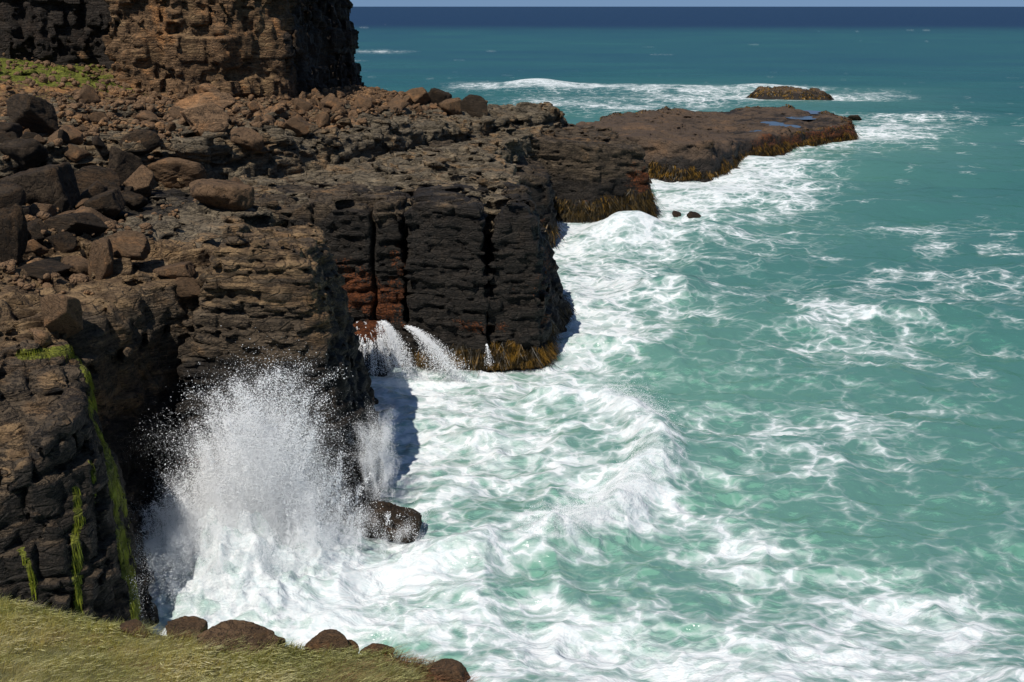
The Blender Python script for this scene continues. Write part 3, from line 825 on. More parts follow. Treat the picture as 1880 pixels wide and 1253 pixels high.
# (centre px, width px, height px, tone, label, roll)
HEROES = [
 (52, 212, 105, 95, 'dark', 'tilted dark slab with parallel ridges above the near boulder heap', 0.5),
 (30, 285, 85, 66, 'dark', 'blunt dark boulder under the tilted ridged slab', 0.1),
 (70, 355, 150, 100, 'dark', 'biggest dark layered boulder in the heap at the left edge', 0.0),
 (165, 345, 110, 80, 'dark', 'dark layered boulder leaning on the biggest boulder of the heap', 0.25),
 (212, 305, 78, 84, 'dark', 'upright dark block at the top of the near heap', 1.2),
 (252, 340, 70, 62, 'brown', 'round brown boulder in front of the upright dark block', 0.3),
 (322, 318, 110, 58, 'brown', 'wide brown boulder behind the round brown one', -0.2),
 (398, 362, 125, 70, 'brown', 'large rounded brown boulder alone on the shelf edge', 0.0),
 (430, 350, 52, 50, 'brown', 'smaller brown boulder touching the large rounded one', 0.6),
 (130, 415, 112, 56, 'dark', 'flat topped dark block under the heap', 0.0),
 (238, 370, 52, 40, 'dark', 'small dark boulder below the round brown one', 0.4),
 (192, 376, 74, 44, 'dark', 'dark wedge boulder beside the green stained ledge', -0.2),
 (228, 452, 92, 52, 'brown', 'smooth oval brown boulder perched above the inlet', 0.1),
 (106, 447, 52, 44, 'dark', 'square dark boulder below the flat topped block', 0.0),
 (60, 432, 48, 50, 'dark', 'small dark boulder tucked beside the flat topped block', 0.7),
 (186, 482, 62, 84, 'brown', 'leaning pointed boulder beside the smooth oval one', 0.9),
 (138, 492, 62, 42, 'brown', 'low grey brown boulder between the pointed and the flat one', 0.2),
 (68, 502, 98, 46, 'dark', 'flat pale topped boulder on the near ledge', 0.0),
 (108, 575, 86, 100, 'brown', 'brown pyramid shaped boulder above the green algae', 0.8),
 (10, 440, 60, 130, 'dark', 'tall dark boulder cut by the left picture edge', 0.0),
 (322, 503, 78, 30, 'brown', 'upper slab wedged in the mouth of the inlet', -0.1),
 (334, 530, 62, 36, 'brown', 'lower block wedged in the mouth of the inlet', 0.0),
 (365, 222, 90, 70, 'tan', 'largest pale tan block standing in the rubble slope', 0.0),
 (380, 195, 110, 40, 'tan', 'tan slab lying over the largest tan block', -0.15),
 (385, 172, 62, 32, 'tan', 'pale tan block at the foot of the upper cliff', 0.1),
 (450, 255, 66, 40, 'brown', 'round brown boulder at the front edge of the rubble', 0.4),
 (545, 230, 52, 40, 'brown', 'ridged brown boulder low in the rubble slope', 0.7),
 (770, 180, 58, 42, 'brown', 'brown boulder outlined against the sea at the slope end', 0.2),
 (797, 182, 46, 44, 'dark', 'dark upright boulder outlined against the sea', 0.8),
 (832, 198, 44, 34, 'brown', 'brown boulder between the last two skyline boulders', 0.1),
 (868, 198, 62, 46, 'dark', 'last dark boulder of the slope above the blue water', 0.2),
]
hero_xy = []
for i, (px, py, w, h, tone, lab, roll) in enumerate(HEROES):
    p, t = land(px, py + 0.36 * h)
    if p is None: continue
    sz = w * t / FPX
    hz = h * t / FPX
    var = [8, 5, 3, 1, 11, 2, 6, 9, 12][i % 9]
    z0 = p.z + 0.30 * hz
    o = put_boulder(p.x, p.y + 0.3 * sz, z0, sz, lab, 'named boulders on the rocks', var=var, tone=tone, rot=(random.uniform(-0.2, 0.2), roll * 0.6, random.uniform(-0.5, 0.5)), hero=True)
    ext = np.array([v.co[:] for v in o.data.vertices]).ptp(0) if hasattr(np.ndarray, 'ptp') else np.ptp(np.array([v.co[:] for v in o.data.vertices]), axis=0)
    o.scale = (sz / ext[0], sz * 0.8 / ext[1], hz / ext[2] * 1.05)
    hero_xy.append((p.x, p.y + 0.3 * sz, sz * 0.45))
def free(x, y, rr, lst, k=0.62):
    return all((x - a) ** 2 + (y - b) ** 2 > (k * (rr + c)) ** 2 for a, b, c in lst)
placed = list(hero_xy)
# the dark heap at the left
n = 0
for _ in range(2200):
    if n >= 80: break
    x = random.uniform(-36, -17); y = random.uniform(50, 79)
    sz = random.choice([1.0, 1.3, 1.7, 2.2, 2.9, 3.4])
    if x > -20 - (y - 50) * 0.13 - (sz * 0.5): continue
    if not free(x, y, sz / 2, placed): continue
    g = ground(x, y)
    if g < 8: continue
    put_boulder(x, y, g + 0.16 * sz, sz, 'dark brown boulder in the jumbled heap left of the shelf', HEAP, tone=random.choice(['dark', 'dark', 'brown']), stretch=(1, 1, random.uniform(0.75, 1.05)))
    placed.append((x, y, sz / 2)); n += 1
# boulders on the rubble slope
n = 0
tries = 0
pts = []
while n < 186 and tries < 9000:
    tries += 1
    x = random.uniform(-52, -3); y = random.uniform(80, 136)
    d = float(poly_sdf(np.array([x]), np.array([y]), POLY['TALUS'])[0])
    if d > -0.3: continue
    if float(poly_sdf(np.array([x]), np.array([y]), POLY['UP'])[0]) < 0.8: continue
    if random.random() > (1.0 if d > -14 else 0.45): continue
    if x < -38 and random.random() > 0.35: continue
    big = d > -9
    sz = min(2.3, 0.72 * random.random() ** -0.40) * (1.0 if big else 0.75)
    if not free(x, y, sz / 2, placed, 0.7): continue
    g = ground(x, y)
    if g < 8: continue
    if y > 118 and x > -17: lab, grp = 'brown boulder among those at the seaward end of the rubble slope', 'boulders at the seaward end of the slope'
    elif big: lab, grp = 'brown boulder near the lower edge of the rubble slope above the terrace', 'boulders along the lower edge of the slope'
    else: lab, grp = 'weathered boulder high on the rubble slope close to the upper cliff', 'boulders high on the slope'
    put_boulder(x, y, g + 0.18 * sz, sz, lab, grp, tone=random.choice(['brown', 'brown', 'tan'] if big else ['tan', 'brown', 'tan']), stretch=(1, 1, random.uniform(0.7, 1.0)))
    placed.append((x, y, sz / 2)); n += 1
# loose rubble between them
def rubble(name, npts, sampler, size, mat, label):
    Vs, Fs = [], []
    base = [boulder_mesh(300 + k, 2, 8, 0.7, 0.1, 0.0)[0] for k in range(12)]
    F1 = ICO[2][1]; c = 0; tries = 0
    while c < npts and tries < npts * 6:
        tries += 1
        q = sampler()
        if q is None: continue
        x, y = q
        g = ground(x, y)
        if g < 5: continue
        s = min(size[1], size[0] * random.random() ** -0.5) * 0.5
        a = random.uniform(0, 6.28); tl = random.uniform(-0.7, 0.7)
        Mx = np.array(Matrix.Rotation(a, 3, 'Z') @ Matrix.Rotation(tl, 3, 'X'), np.float32)
        Vs.append(random.choice(base) @ Mx.T * s + np.array([x, y, g + 0.25 * s], np.float32))
        Fs.append(F1 + 42 * c); c += 1
    me = mesh_np(name, np.concatenate(Vs), np.concatenate(Fs), False)
    return link(name, me, mat, kind='stuff', label=label)
def samp_talus():
    x = random.uniform(-56, -3); y = random.uniform(76, 140)
    d = float(poly_sdf(np.array([x]), np.array([y]), POLY['TALUS'])[0])
    if d > 0.8 or (x < -40 and random.random() < 0.5): return None
    return x, y
rubble('rubble', 3300, samp_talus, (0.25, 0.9), M_RUBBLE, 'loose brown rubble filling the slope between the boulders')
def samp_near():
    x = random.uniform(-34, -15.5); y = random.uniform(40, 78)
    if x > -17.5 - (y - 42) * 0.1: return None
    if vn(np.array([[x * 0.3, y * 0.3, 4.0]], np.float32))[0] < 0.45: return None
    return x, y
rubble('stones', 500, samp_near, (0.2, 0.8), M_RUBBLE, 'small loose stones lying between the dark boulders and on the near ledge')

# name the other boulders by the marked one they lie next to
MARKS = [(52, 212, 'tilted ridged slab'), (70, 355, 'biggest dark boulder'), (212, 305, 'upright dark block'), (252, 340, 'round brown boulder'), (398, 362, 'large rounded shelf boulder'),
         (130, 415, 'flat topped dark block'), (228, 452, 'smooth oval boulder'), (68, 502, 'flat pale boulder'), (365, 222, 'largest tan block'), (385, 172, 'pale block under the cliff'),
         (450, 255, 'round boulder at the rubble edge'), (545, 230, 'ridged boulder in the rubble'), (770, 180, 'brown skyline boulder'), (868, 198, 'last dark skyline boulder')]
ORD = ['nearest', 'second', 'third', 'fourth', 'fifth', 'sixth', 'seventh', 'eighth', 'ninth', 'tenth', 'eleventh', 'twelfth']
cells = {}
for o in COL.objects:
    if o.name.split('.')[0] == 'boulder' and o.get('group') != 'named boulders on the rocks':
        l = o.location
        fw_ = l.y * CP - (l.z - H) * SP
        qx_ = 940 + FPX * l.x / fw_; qy_ = 626.5 - FPX * (l.y * SP + (l.z - H) * CP) / fw_
        mk = min(MARKS, key=lambda m_: (m_[0] - qx_) ** 2 + (1.6 * (m_[1] - qy_)) ** 2)
        ddx, ddy = qx_ - mk[0], 1.6 * (qy_ - mk[1])
        way = ('right of' if ddx > 0 else 'left of') if abs(ddx) > abs(ddy) else ('below' if ddy > 0 else 'above')
        tone = [k_ for k_, v_ in MATS.items() if o.data.materials[0] == v_][0]
        cells.setdefault((mk[2], way, tone), []).append((ddx * ddx + ddy * ddy, o))
for (mk, way, tone), lst in cells.items():
    lst.sort(key=lambda e: e[0])
    for i, (_, o) in enumerate(lst):
        rank = (ORD[i] if i < len(ORD) else f'{i + 1}th')
        size = 'small' if o.scale[0] < 0.55 else ('large' if o.scale[0] > 0.95 else 'middling')
        o['label'] = f'{size} {tone} boulder, {rank} {tone} one {way} the {mk}'
# small rocks standing in the sea
for px, py, w, hh, lab in ((1243, 398, 26, 16, 'small black rock awash, the nearer of a pair off the kelp cliff'), (1272, 400, 32, 15, 'low black rock awash, the outer of a pair off the kelp cliff'),
                           (1571, 216, 26, 11, 'small black rock in surf just off the reef tip'), (1190, 336, 26, 16, 'dark rock at the gap between kelp cliff and reef')):
    x, y = at(px, py + 3, 0); t = math.hypot(y, H)
    put_boulder(x, y, 0.15, w * t / FPX, lab, None, tone='dark', hero=True, stretch=(1, 0.9, 1.1 * hh / w * 1.6), name='sea_rock', cat='rock')
x, y = at(692, 985, 0)
wet = put_boulder(x + 0.1, y + 0.5, 0.45, 2.7, 'wet black rock with orange weed washed by foam in the inlet', None, var=5, tone='dark', hero=True, stretch=(1, 1.1, 1.15), name='sea_rock', cat='rock', rot=(0.2, 0.5, 0.4))

# ------------------------------------------------------------------ strands: kelp, algae, falling water
def strand_mesh(name, roots, dirs, length, width, segs, sag, mat, rnd, smooth_shade=True, sw=0.28):
    """ribbons from root points; dirs (n,3) is the outward normal, they fall under gravity"""
    n = len(roots)
    T = np.linspace(0, 1, segs + 1, dtype=np.float32)
    out = dirs.copy(); out[:, 2] = 0
    out /= np.maximum(np.linalg.norm(out, axis=1), 1e-3)[:, None]
    side = np.stack([-out[:, 1], out[:, 0], np.zeros(n)], 1) + rnd.normal(0, 0.35, (n, 3))
    side /= np.linalg.norm(side, axis=1)[:, None]
    sway = rnd.normal(0, sw, (n, 3)); sway[:, 2] = 0
    P = (roots[:, None, :] + out[:, None, :] * (sag[:, None, None] * np.sin(T * 1.6)[None, :, None]) + sway[:, None, :] * (T ** 1.4)[None, :, None] * length[:, None, None])
    P[:, :, 2] -= (T ** 1.15)[None, :] * length[:, None]
    wd = (width[:, None] * (0.35 + 0.9 * T[None, :] - 1.0 * T[None, :] ** 2))[:, :, None] * side[:, None, :] * 0.5
    V = np.stack([P - wd, P + wd], 2).reshape(-1, 3)
    k = np.arange(n)[:, None] * (2 * (segs + 1)) + np.arange(segs)[None, :] * 2
    F = np.stack([k, k + 1, k + 3, k + 2], 2).reshape(-1, 4)
    return mesh_np(name, V, F, smooth_shade)
def leaf_mat(name, c0, c1, c2, rough=0.45, scale=1.5):
    m, t, bs = new_mat(name)
    pos = t.new('ShaderNodeNewGeometry').outputs['Position']
    n1, _ = t.noise(pos, scale, 3, 0.6)
    t.l.new(t.ramp(n1, [(0.32, c0), (0.48, c1), (0.60, c2)]), bs.inputs['Base Color'])
    bs.inputs['Roughness'].default_value = rough; bs.inputs['Specular IOR Level'].default_value = 0.2
    return m
M_KELP = leaf_mat('golden_kelp', (0.008, 0.006, 0.002), (0.028, 0.018, 0.004), (0.17, 0.09, 0.012), 0.4, 1.3)
M_KELPD = leaf_mat('dark_kelp', (0.006, 0.005, 0.002), (0.018, 0.013, 0.004), (0.07, 0.042, 0.008), 0.6, 1.8)
M_ALGAE = leaf_mat('green_algae', (0.08, 0.095, 0.008), (0.19, 0.21, 0.016), (0.30, 0.32, 0.035), 0.6, 2.0)
M_REDW = leaf_mat('red_weed', (0.05, 0.013, 0.004), (0.13, 0.035, 0.008), (0.24, 0.08, 0.016), 0.5, 2.0)
rk = np.random.default_rng(5)
def kelp(parent_name, count, zlo, zhi, length, width, mat=None, sel=None, name='kelp', nzmax=0.7):
    o, V, F, N = BY[parent_name]
    m = (V[:, 2] > zlo) & (V[:, 2] < zhi) & (N[:, 2] < nzmax)
    if sel is not None: m &= sel(V, N)
    ids = np.nonzero(m)[0]
    if len(ids) < 5: return None
    ids = rk.choice(ids, count)
    pr = V[ids] + N[ids] * 0.06 + rk.normal(0, 0.06, (count, 3)).astype(np.float32)
    L = rk.uniform(length[0], length[1], count); L = np.minimum(L, V[ids, 2] + 0.25)
    W = rk.uniform(width[0], width[1], count)
    me = strand_mesh(name, pr, N[ids], L, W, 3, rk.uniform(0.1, 0.5, count), mat or M_KELP, rk, True, 0.42)
    return link(name, me, mat or M_KELP, o, 'stuff')
def fringe(zc, amp, seed):
    def f(V, N):
        n = fbm(V * np.float32(0.45), 3, seed)
        return (V[:, 2] < zc + amp * n) & (N[:, 1] < 0.35)
    return f
names = {}
for o, V, F, N in SOLIDS: names.setdefault(o.name.split('.')[0], []).append(o.name)
BU = names['rock_buttress']; LE = names['rock_ledge']
kelp(BU[2], 6500, 0.0, 2.4, (0.5, 1.5), (0.025, 0.075), sel=fringe(1.3, 1.2, 1))
kelp(BU[3], 6000, 0.0, 2.6, (0.5, 1.5), (0.025, 0.075), sel=fringe(1.3, 1.2, 1))
kelp(BU[1], 2000, 0.0, 1.8, (0.4, 0.9), (0.03, 0.08), sel=fringe(0.9, 0.6, 1))
kelp(LE[0], 700, 0.0, 1.6, (0.4, 1.0), (0.08, 0.18), M_KELPD, sel=fringe(0.9, 0.6, 2))
kelp(LE[1], 900, 0.0, 2.8, (0.8, 1.8), (0.1, 0.22), sel=fringe(1.8, 1.0, 3))
kelp('kelp_cliff', 8500, 0.2, 4.2, (0.9, 2.4), (0.04, 0.11), M_KELPD, sel=fringe(2.7, 0.9, 4))
kelp('kelp_cliff', 1500, 1.6, 3.8, (0.4, 1.0), (0.05, 0.12), M_KELP, sel=fringe(2.9, 1.0, 4), name='golden_kelp')
kelp('rock_reef', 8000, 0.1, 2.6, (0.6, 1.6), (0.06, 0.18), M_KELP, sel=fringe(1.5, 1.3, 5))
kelp('rock_reef', 2600, 2.4, 5.2, (0.3, 0.6), (0.18, 0.4), M_KELP, sel=lambda V, N: (poly_sdf(V[:, 0], V[:, 1], POLY['F']) > -2.6 + 1.5 * fbm(V * np.float32(0.3), 2, 3)) & ((V[:, 0] > 46) | (V[:, 1] > 178)), name='rim_kelp', nzmax=1.1)
kelp('rock_islet', 2400, 0.2, 3.4, (0.5, 1.0), (0.2, 0.5), M_KELP, sel=lambda V, N: fbm(V * np.float32(0.5), 2, 3) > -0.2, nzmax=1.1)

# green algae streaks down the near cliff
def pix(V):
    d = V - np.array([0, 0, H], np.float32)
    fw = d[:, 1] * CP - d[:, 2] * SP; up = d[:, 1] * SP + d[:, 2] * CP
    return 940 + FPX * d[:, 0] / fw, 626.5 - FPX * up / fw, fw
o, V, F, N = BY['sea_cliff']
qx, qy, fw = pix(V)
view = V - np.array([0, 0, H], np.float32)
facing = (N * view).sum(1) < 0
STREAKS = [([(140, 645), (160, 690), (170, 740), (190, 810), (215, 890), (230, 980), (240, 1060), (248, 1140)], 8), ([(185, 655), (203, 720), (228, 800), (236, 850)], 5),
           ([(165, 750), (186, 800), (205, 870), (218, 960), (228, 1060)], 6), ([(136, 900), (142, 950), (136, 1040), (146, 1130)], 8), ([(168, 850), (170, 900)], 4), ([(40, 1010), (60, 1080)], 6), ([(40, 652), (90, 648), (140, 640)], 10)]
gs = np.zeros(len(V), np.float32)
wv_ = fbm(V * np.float32(1.2), 2, 3) * 6
for path, w in STREAKS:
    gs = np.maximum(gs, smooth(w * 1.5, w * 0.5, path_dist(qx + wv_, qy, path)))
gs *= facing * smooth(-0.55, 0.05, fbm(V * np.array([1.6, 1.6, 0.35], np.float32), 3, 66))
nA = fbm(V * np.float32(0.45), 3, 3)
C = np.zeros((len(V), 4), np.float32)
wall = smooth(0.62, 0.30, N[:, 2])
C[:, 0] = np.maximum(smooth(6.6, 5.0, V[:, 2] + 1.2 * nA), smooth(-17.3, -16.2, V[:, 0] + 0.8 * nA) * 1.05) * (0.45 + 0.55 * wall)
C[:, 2] = gs * 1.0
C[:, 3] = 0.85 * smooth(0.0, 0.5, fbm(V * np.float32(0.55), 3, 55) + 0.25) * (1 - np.clip(C[:, 0], 0, 1))
me = o.data
me.attributes.remove(me.attributes['zone']); set_attr(me, 'zone', C, 'FLOAT_COLOR')
gi_ = np.nonzero((gs > 0.5) & (wall > 0.3))[0]
if len(gi_):
    ids = rk.choice(gi_, 8000)
    link('green_algae', strand_mesh('green_algae', V[ids] + N[ids] * 0.03, N[ids], rk.uniform(0.2, 0.5, 8000), rk.uniform(0.015, 0.035, 8000), 3, np.full(8000, 0.04), M_ALGAE, rk, True, 0.06), M_ALGAE, o, 'stuff')

# ------------------------------------------------------------------ tide pools on the reef
def pool_mat():
    m, t, bs = new_mat('pool_water')
    bs.inputs['Base Color'].default_value = (0.03, 0.045, 0.055, 1)
    bs.inputs['Roughness'].default_value = 0.03; bs.inputs['IOR'].default_value = 1.33
    pos = t.new('ShaderNodeNewGeometry').outputs['Position']
    n1, _ = t.noise(pos, 4.0, 2)
    t.l.new(t.bump(n1, 0.15, 0.05), bs.inputs['Normal'])
    return m
MP = pool_mat()
reef_o = BY['rock_reef'][0]
for (x, y, rr) in POOLS:
    a = np.linspace(0, 2 * math.pi, 40, endpoint=False)
    RV, RN = BY['rock_reef'][1], BY['rock_reef'][3]
    inr = (((RV[:, 0] - x) / (rr * 0.8)) ** 2 + ((RV[:, 1] - y) / (rr * 1.1)) ** 2 < 1) & (RN[:, 2] > 0.5) & (RV[:, 2] > 2.5)
    lv = float(np.percentile(RV[inr, 2], 42)) if inr.sum() > 10 else 3.9
    V = np.concatenate([[[x, y, lv]], np.stack([x + rr * 0.9 * np.cos(a), y + rr * 1.2 * np.sin(a), np.full(40, lv)], 1)])
    F = np.array([[0, 1 + i, 1 + (i + 1) % 40] for i in range(40)])
    link('tide_pool', mesh_np('tide_pool', V, F), MP, reef_o)

# ------------------------------------------------------------------ grass bank in front
EDGE = [at(-260, 1060, 10.6), at(0, 1108, 10.6), at(150, 1140, 10.6), at(290, 1166, 10.6), at(430, 1180, 10.6), at(560, 1188, 10.6), at(700, 1200, 10.6), at(800, 1225, 10.6), at(866, 1253, 10.6), at(930, 1330, 10.6), at(980, 1450, 10.6)]
ex_ = np.array([e[0] for e in EDGE]); ey_ = np.array([e[1] for e in EDGE])
def bank_z(X, Y):
    Ye = np.interp(X, ex_, ey_) - 1.6 * np.clip(X - ex_[-1], 0, 9)
    d = Ye - Y
    Pn = np.stack([X, Y, np.zeros_like(X)], -1).reshape(-1, 3).astype(np.float32)
    n = fbm(Pn * np.float32(0.5), 3, 31).reshape(X.shape)
    zz = 10.55 + 0.27 * np.clip(d, 0, 7) + 0.58 * np.clip(d - 7, 0, 30) + 0.16 * n + 0.05 * fbm(Pn * np.float32(2.2), 2, 33).reshape(X.shape)
    return np.where(d < 0, zz - 1.1 * np.clip(-d, 0, 1) ** 1.3 - 5 * np.clip(-d - 0.7, 0, 9), zz), d
gx = np.arange(-24, 5, 0.16); gy = np.arange(1.0, 28, 0.16)
X, Y = np.meshgrid(gx, gy, indexing='ij')
Zb, Db = bank_z(X, Y)
Zb = np.maximum(Zb, -1.0)
gi = np.arange(X.size).reshape(X.shape)
Fq = np.stack([gi[:-1, :-1].ravel(), gi[1:, :-1].ravel(), gi[1:, 1:].ravel(), gi[:-1, 1:].ravel()], 1)
def soil_mat():
    m, t, bs = new_mat('turf_soil')
    pos = t.new('ShaderNodeNewGeometry').outputs['Position']
    n1, _ = t.noise(pos, 1.2, 4, 0.6)
    t.l.new(t.ramp(n1, [(0.35, (0.12, 0.11, 0.04)), (0.55, (0.2, 0.17, 0.06)), (0.7, (0.14, 0.085, 0.04))]), bs.inputs['Base Color'])
    bs.inputs['Roughness'].default_value = 0.95
    return m
bank = link('grass_bank', mesh_np('grass_bank', np.stack([X, Y, Zb], -1).reshape(-1, 3), Fq), soil_mat(), kind='structure', label='grassy bank of the headland in front of the inlet')
def grass_material():
    m, t, bs = new_mat('dry_grass')
    tint = t.attr('tint').outputs['Fac']
    t.l.new(t.ramp(tint, [(0.0, (0.24, 0.25, 0.06)), (0.35, (0.47, 0.47, 0.17)), (0.65, (0.72, 0.66, 0.31)), (0.9, (0.84, 0.76, 0.47)), (1.0, (0.34, 0.16, 0.075))]), bs.inputs['Base Color'])
    bs.inputs['Roughness'].default_value = 0.7
    return m
ng = 110000
rg = np.random.default_rng(21)
bx = rg.uniform(-18.5, 2.5, ng * 2); by = rg.uniform(11.0, 25, ng * 2)
bz, bd = bank_z(bx, by)
keep = (bd > -0.35) & (bd < 7.0) & (np.abs(bx) < 0.62 * by + 1)
bx, by, bz, bd = bx[keep][:ng], by[keep][:ng], bz[keep][:ng], bd[keep][:ng]
k = len(bx)
Pg = np.stack([bx, by, np.zeros(k)], 1).astype(np.float32)
clump = fbm(Pg * np.float32(1.7), 3, 41); ctone = fbm(Pg * np.float32(0.6), 3, 43)
ln = np.clip(0.22 + 0.18 * clump + rg.normal(0, 0.05, k), 0.07, 0.5)
ln *= 1 - 0.65 * smooth(-4.5, -1.5, bx) * smooth(0.0, 0.4, ctone + 0.3)
la = 0.35 + 1.2 * fbm(Pg * np.float32(0.9), 2, 45) + rg.normal(0, 0.5, k)
lean = np.clip(0.75 + rg.normal(0, 0.22, k), 0.2, 1.3)
dx, dy = np.cos(la), np.sin(la)
w = rg.uniform(0.004, 0.010, k)
rows_ = []
for tt, wf in ((0.0, 1.0), (0.5, 0.85), (1.0, 0.1)):
    off = ln * tt * np.sin(lean * (0.4 + 0.8 * tt)); up = ln * tt * np.cos(lean * (0.3 + 0.75 * tt))
    cx, cy, cz = bx + dx * off, by + dy * off, bz + up - 0.02
    sx, sy = -dy * w * wf, dx * w * wf
    sx = sx * 0.6 + 0.6 * w * wf
    rows_ += [np.stack([cx - sx, cy - sy, cz], 1), np.stack([cx + sx, cy + sy, cz], 1)]
V = np.stack(rows_, 1).reshape(-1, 3)
b0 = np.arange(k)[:, None] * 6 + np.array([0, 2])[None, :]
F = np.stack([b0, b0 + 1, b0 + 3, b0 + 2], 2).reshape(-1, 4)
gme = mesh_np('grass', V, F)
tint = np.clip(0.56 + 0.42 * ctone + 0.24 * clump + rg.normal(0, 0.13, k), 0, 0.93)
brown = (smooth(-3.8, -1.5, bx) * smooth(0.1, 0.45, fbm(Pg * np.float32(0.8), 2, 47) + 0.15)) > rg.uniform(0, 1, k)
tint = np.where(brown, 1.0, tint)
set_attr(gme, 'tint', np.repeat(tint, 6))
link('grass', gme, grass_material(), kind='stuff', label='windblown yellow green grass covering the near bank')
# rocks along the lip of the bank
o_lip = []
for px, py, w_, h_, lab, st in ((345, 1146, 78, 44, 'pointed brown rock at the left of the grassy lip', 0.35), (432, 1160, 150, 62, 'widest brown rock on the grassy lip above the foam', 0.05), (480, 1180, 80, 40, 'small brown rock half buried in grass before the widest one', 0.3),
                            (600, 1168, 90, 36, 'low rock left of the block on the grassy lip', 0.0), (634, 1158, 42, 40, 'square brown block on the grassy lip', 0.0), (684, 1166, 62, 36, 'rounded brown rock right of the square block', 0.1),
                            (828, 1222, 84, 52, 'brown rock at the right end of the grass bank', 0.3), (250, 1158, 60, 24, 'small flat stone at the grass edge below the cliff', 0.1)):
    x, y = at(px, py + 0.3 * h_, 10.7); t = math.sqrt(x * x + y * y + (H - 10.7) ** 2)
    zz = float(bank_z(np.array([x]), np.array([y]))[0][0])
    o = put_boulder(x, y + 0.1, max(zz, 10.3) + (0.03 if px > 560 else 0.0), w_ * t / FPX, lab, 'rocks along the lip of the bank', tone='brown', hero=True, var=[3, 9, 12, 1, 11, 5, 8, 6][len(o_lip) % 8], rot=(0.1, st, random.uniform(-0.4, 0.4)), name='rock', cat='rock')
    ext = np.ptp(np.array([v.co[:] for v in o.data.vertices]), axis=0)
    o_lip.append(o)
    o.scale = (0.95 * w_ * t / FPX / ext[0], w_ * t / FPX * 0.8 / ext[1], 1.0 * h_ * t / FPX / ext[2])

# ------------------------------------------------------------------ spray, falls, mist
def spray_mat(name, c=0.93):
    m, t, bs = new_mat(name)
    bs.inputs['Base Color'].default_value = (c, c * 1.005, c * 1.01, 1)
    bs.inputs['Roughness'].default_value = 0.6
    bs.inputs['Specular IOR Level'].default_value = 0.3
    return m
M_SPRAY = spray_mat('white_spray')
def points_obj(name, P, rad, mat, label=None, cat=None, kind='stuff', parent=None):
    me = bpy.data.meshes.new(name)
    P = np.ascontiguousarray(P, np.float32)
    me.vertices.add(len(P)); me.vertices.foreach_set('co', P.ravel())
    set_attr(me, 'drop', rad)
    o = link(name, me, mat, parent, kind, label, cat)
    ng_ = bpy.data.node_groups.new(name + '_drops', 'GeometryNodeTree')
    ng_.interface.new_socket('Geometry', in_out='INPUT', socket_type='NodeSocketGeometry')
    ng_.interface.new_socket('Geometry', in_out='OUTPUT', socket_type='NodeSocketGeometry')
    gi = ng_.nodes.new('NodeGroupInput'); go = ng_.nodes.new('NodeGroupOutput')
    mp = ng_.nodes.new('GeometryNodeMeshToPoints'); at_ = ng_.nodes.new('GeometryNodeInputNamedAttribute'); sm = ng_.nodes.new('GeometryNodeSetMaterial')
    at_.data_type = 'FLOAT'; at_.inputs['Name'].default_value = 'drop'
    sm.inputs['Material'].default_value = mat
    ng_.links.new(gi.outputs[0], mp.inputs['Mesh']); ng_.links.new(at_.outputs[0], mp.inputs['Radius'])
    ng_.links.new(mp.outputs[0], sm.inputs[0]); ng_.links.new(sm.outputs[0], go.inputs[0])
    md = o.modifiers.new('drops', 'NODES'); md.node_group = ng_
    return o
rs = np.random.default_rng(77)
def burst(nj, bx, by, sx, sy, hmax_fn, per, spread, rad):
    pts = []
    for _ in range(nj):
        x0 = bx + rs.normal() * sx; y0 = by + rs.normal() * sy
        hm = hmax_fn(x0, y0) * rs.uniform(0.15, 1.0) ** 0.7
        vx = rs.normal() * 0.22 * hm + 0.1 * (x0 - bx) * hm * 0.3; vy = rs.normal() * 0.16 * hm
        n = int(per * (0.3 + rs.random()) * (0.5 + hm / 5))
        s = rs.beta(1.6, 1.3, n) * rs.uniform(0.55, 0.95)
        zc = hm * (1 - (1 - 1.25 * s) ** 2)
        sp = spread * (0.12 + s * 0.9) * (0.5 + 0.12 * hm)
        q = rs.normal(0, 1, (n, 3)) * sp[:, None]
        pts.append(np.stack([x0 + vx * s, y0 + vy * s, 0.3 + zc], 1) + q)
    P = np.concatenate(pts)
    P = P[P[:, 2] > 0.0]
    r_ = rad[0] + (rad[1] - rad[0]) * rs.random(len(P)) ** 5
    return P, r_
hf = lambda x, y: 1.2 + 6.6 * math.exp(-((x + 10.3) / 2.9) ** 2)
Q = []
Q.append(burst(340, -10.9, 42.0, 2.2, 0.9, hf, 330, 0.13, (0.005, 0.024)))         # ropes of drops
Q.append(burst(380, -10.7, 41.6, 2.1, 1.0, hf, 430, 0.5, (0.004, 0.018)))           # scattered drops
Q.append(burst(560, -10.8, 41.4, 2.2, 1.1, lambda x, y: 0.8 * hf(x, y), 900, 0.36, (0.0035, 0.010)))    # fine mist
Q.append(burst(280, -12.0, 39.3, 1.4, 1.8, lambda x, y: 2.8, 800, 0.34, (0.0035, 0.011)))
Q.append(burst(110, -9.4, 40.3, 1.3, 1.3, lambda x, y: 2.0, 500, 0.3, (0.004, 0.014)))
Q.append(burst(110, -6.3, 46.6, 0.3, 0.9, lambda x, y: 4.2, 600, 0.22, (0.004, 0.012)))
points_obj('sea_spray', np.concatenate([q[0] for q in Q]), np.concatenate([q[1] for q in Q]), M_SPRAY, 'burst of white spray thrown up between the two near cliffs', None)
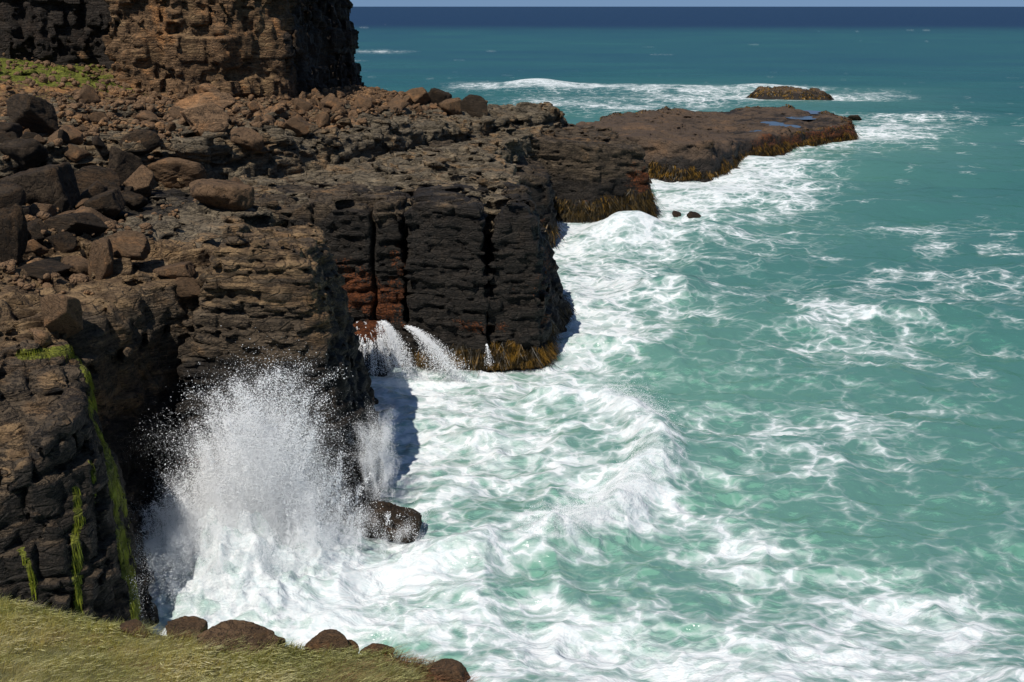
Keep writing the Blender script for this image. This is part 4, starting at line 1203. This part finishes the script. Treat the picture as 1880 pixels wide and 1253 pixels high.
# spindrift along the reflected crest
cp = np.array(CREST[1:8]); tt = rs.random(90000) * (len(cp) - 1); i0 = tt.astype(int); f_ = (tt - i0)[:, None]
base = cp[i0] * (1 - f_) + cp[np.minimum(i0 + 1, len(cp) - 1)] * f_
hz = rs.gamma(1.2, 0.2, len(base)) * (0.5 + vn(np.column_stack([base * 0.8, np.zeros(len(base))]).astype(np.float32)))
Pc = np.column_stack([base + rs.normal(0, 0.5, (len(base), 2)) + np.column_stack([0.25 * hz, 0.2 * hz]), 0.75 + hz])
points_obj('spindrift', Pc, 0.0035 + 0.012 * rs.random(len(Pc)) ** 6, M_SPRAY, 'white spindrift along the crest of the wave rolling back from the cliff', None)

# white water running off the buttresses
add_rock('washed_rock', [(-10.6, 66), (-9.4, 64.6), (-8.0, 65.0), (-7.4, 67), (-7.6, 69), (-10.8, 69)], 2.7, (0.12, 0.12, 0.1), Strata(21, amp=0.1, groove=0.05, lump=0.3, bamp=0.05), M_CLIFF,
         zone=lambda V, N, C: (C.__setitem__((slice(None), 0), 0.9), C.__setitem__((slice(None), 1), 0.9 * smooth(1.7, 2.5, V[:, 2]))), taper=0.12, rnd=1.2, label='low domed rock with red weed and water pouring off it', cat='rock')
wr = SOLIDS[-1]
def streams(name, label, roots, out, n, per, speed, jit, rad):
    pts = []
    for _ in range(n):
        i = rs.integers(0, len(roots)); r0 = roots[i] + rs.normal(0, 0.04, 3); o_ = out[i] * np.array([1, 1, 0]); o_ = o_ / max(np.linalg.norm(o_), 1e-3)
        v = speed * rs.uniform(0.5, 1.5); h0 = r0[2]
        T_ = math.sqrt(2 * max(h0, 0.3) / 9.8); m__ = int(per * rs.uniform(0.4, 1.3))
        t_ = T_ * rs.uniform(rs.uniform(0, 0.3), 1.0, m__)
        p = r0 + o_ * v * t_[:, None]; p[:, 2] = h0 - 4.9 * t_ ** 2
        pts.append(p + rs.normal(0, 1, (m__, 3)) * (jit * (0.3 + t_ / T_))[:, None])
    P = np.concatenate(pts)
    return points_obj(name, P, rad[0] + (rad[1] - rad[0]) * rs.random(len(P)) ** 3, M_SPRAY, label, None, 'stuff')
o, V, F, N = wr
m_ = (V[:, 2] > 1.9) & (V[:, 2] < 2.7) & (N[:, 2] < 0.8) & (N[:, 1] < 0.3)
streams('waterfall', 'white water fanning down over the low domed rock', V[m_], N[m_], 240, 260, 0.8, 0.035, (0.006, 0.022))
def chute(name, label, a, b, width, n):
    a = np.array(a); b = np.array(b); n = n * 9
    t0 = rs.random(n) ** 0.8
    lane = rs.normal(0, 1, (26, 3))[rs.integers(0, 26, n)]
    p = a + (b - a) * t0[:, None]; p[:, 2] = a[2] + (b[2] - a[2]) * t0 ** 1.7
    p = p + (lane * 0.8 + rs.normal(0, 0.3, (n, 3))) * width * (0.4 + 2.2 * t0[:, None] ** 1.5) * np.array([1.3, 0.7, 0.8])
    return points_obj(name, p, 0.006 + 0.02 * rs.random(n) ** 3, M_SPRAY, label, None, 'stuff')
chute('waterfall', 'white water sluicing down beside the kelp at the fissure foot', atY(748, 600, 66.6), atY(835, 690, 64.6), 0.2, 1500)
chute('waterfall', 'short white waterfall between two kelp fringes', atY(893, 632, 66.4), atY(900, 672, 66.0), 0.06, 60)
chute('waterfall', 'white water pouring off the right of the low domed rock', atY(703, 592, 66.0), atY(748, 690, 64.6), 0.3, 1300)
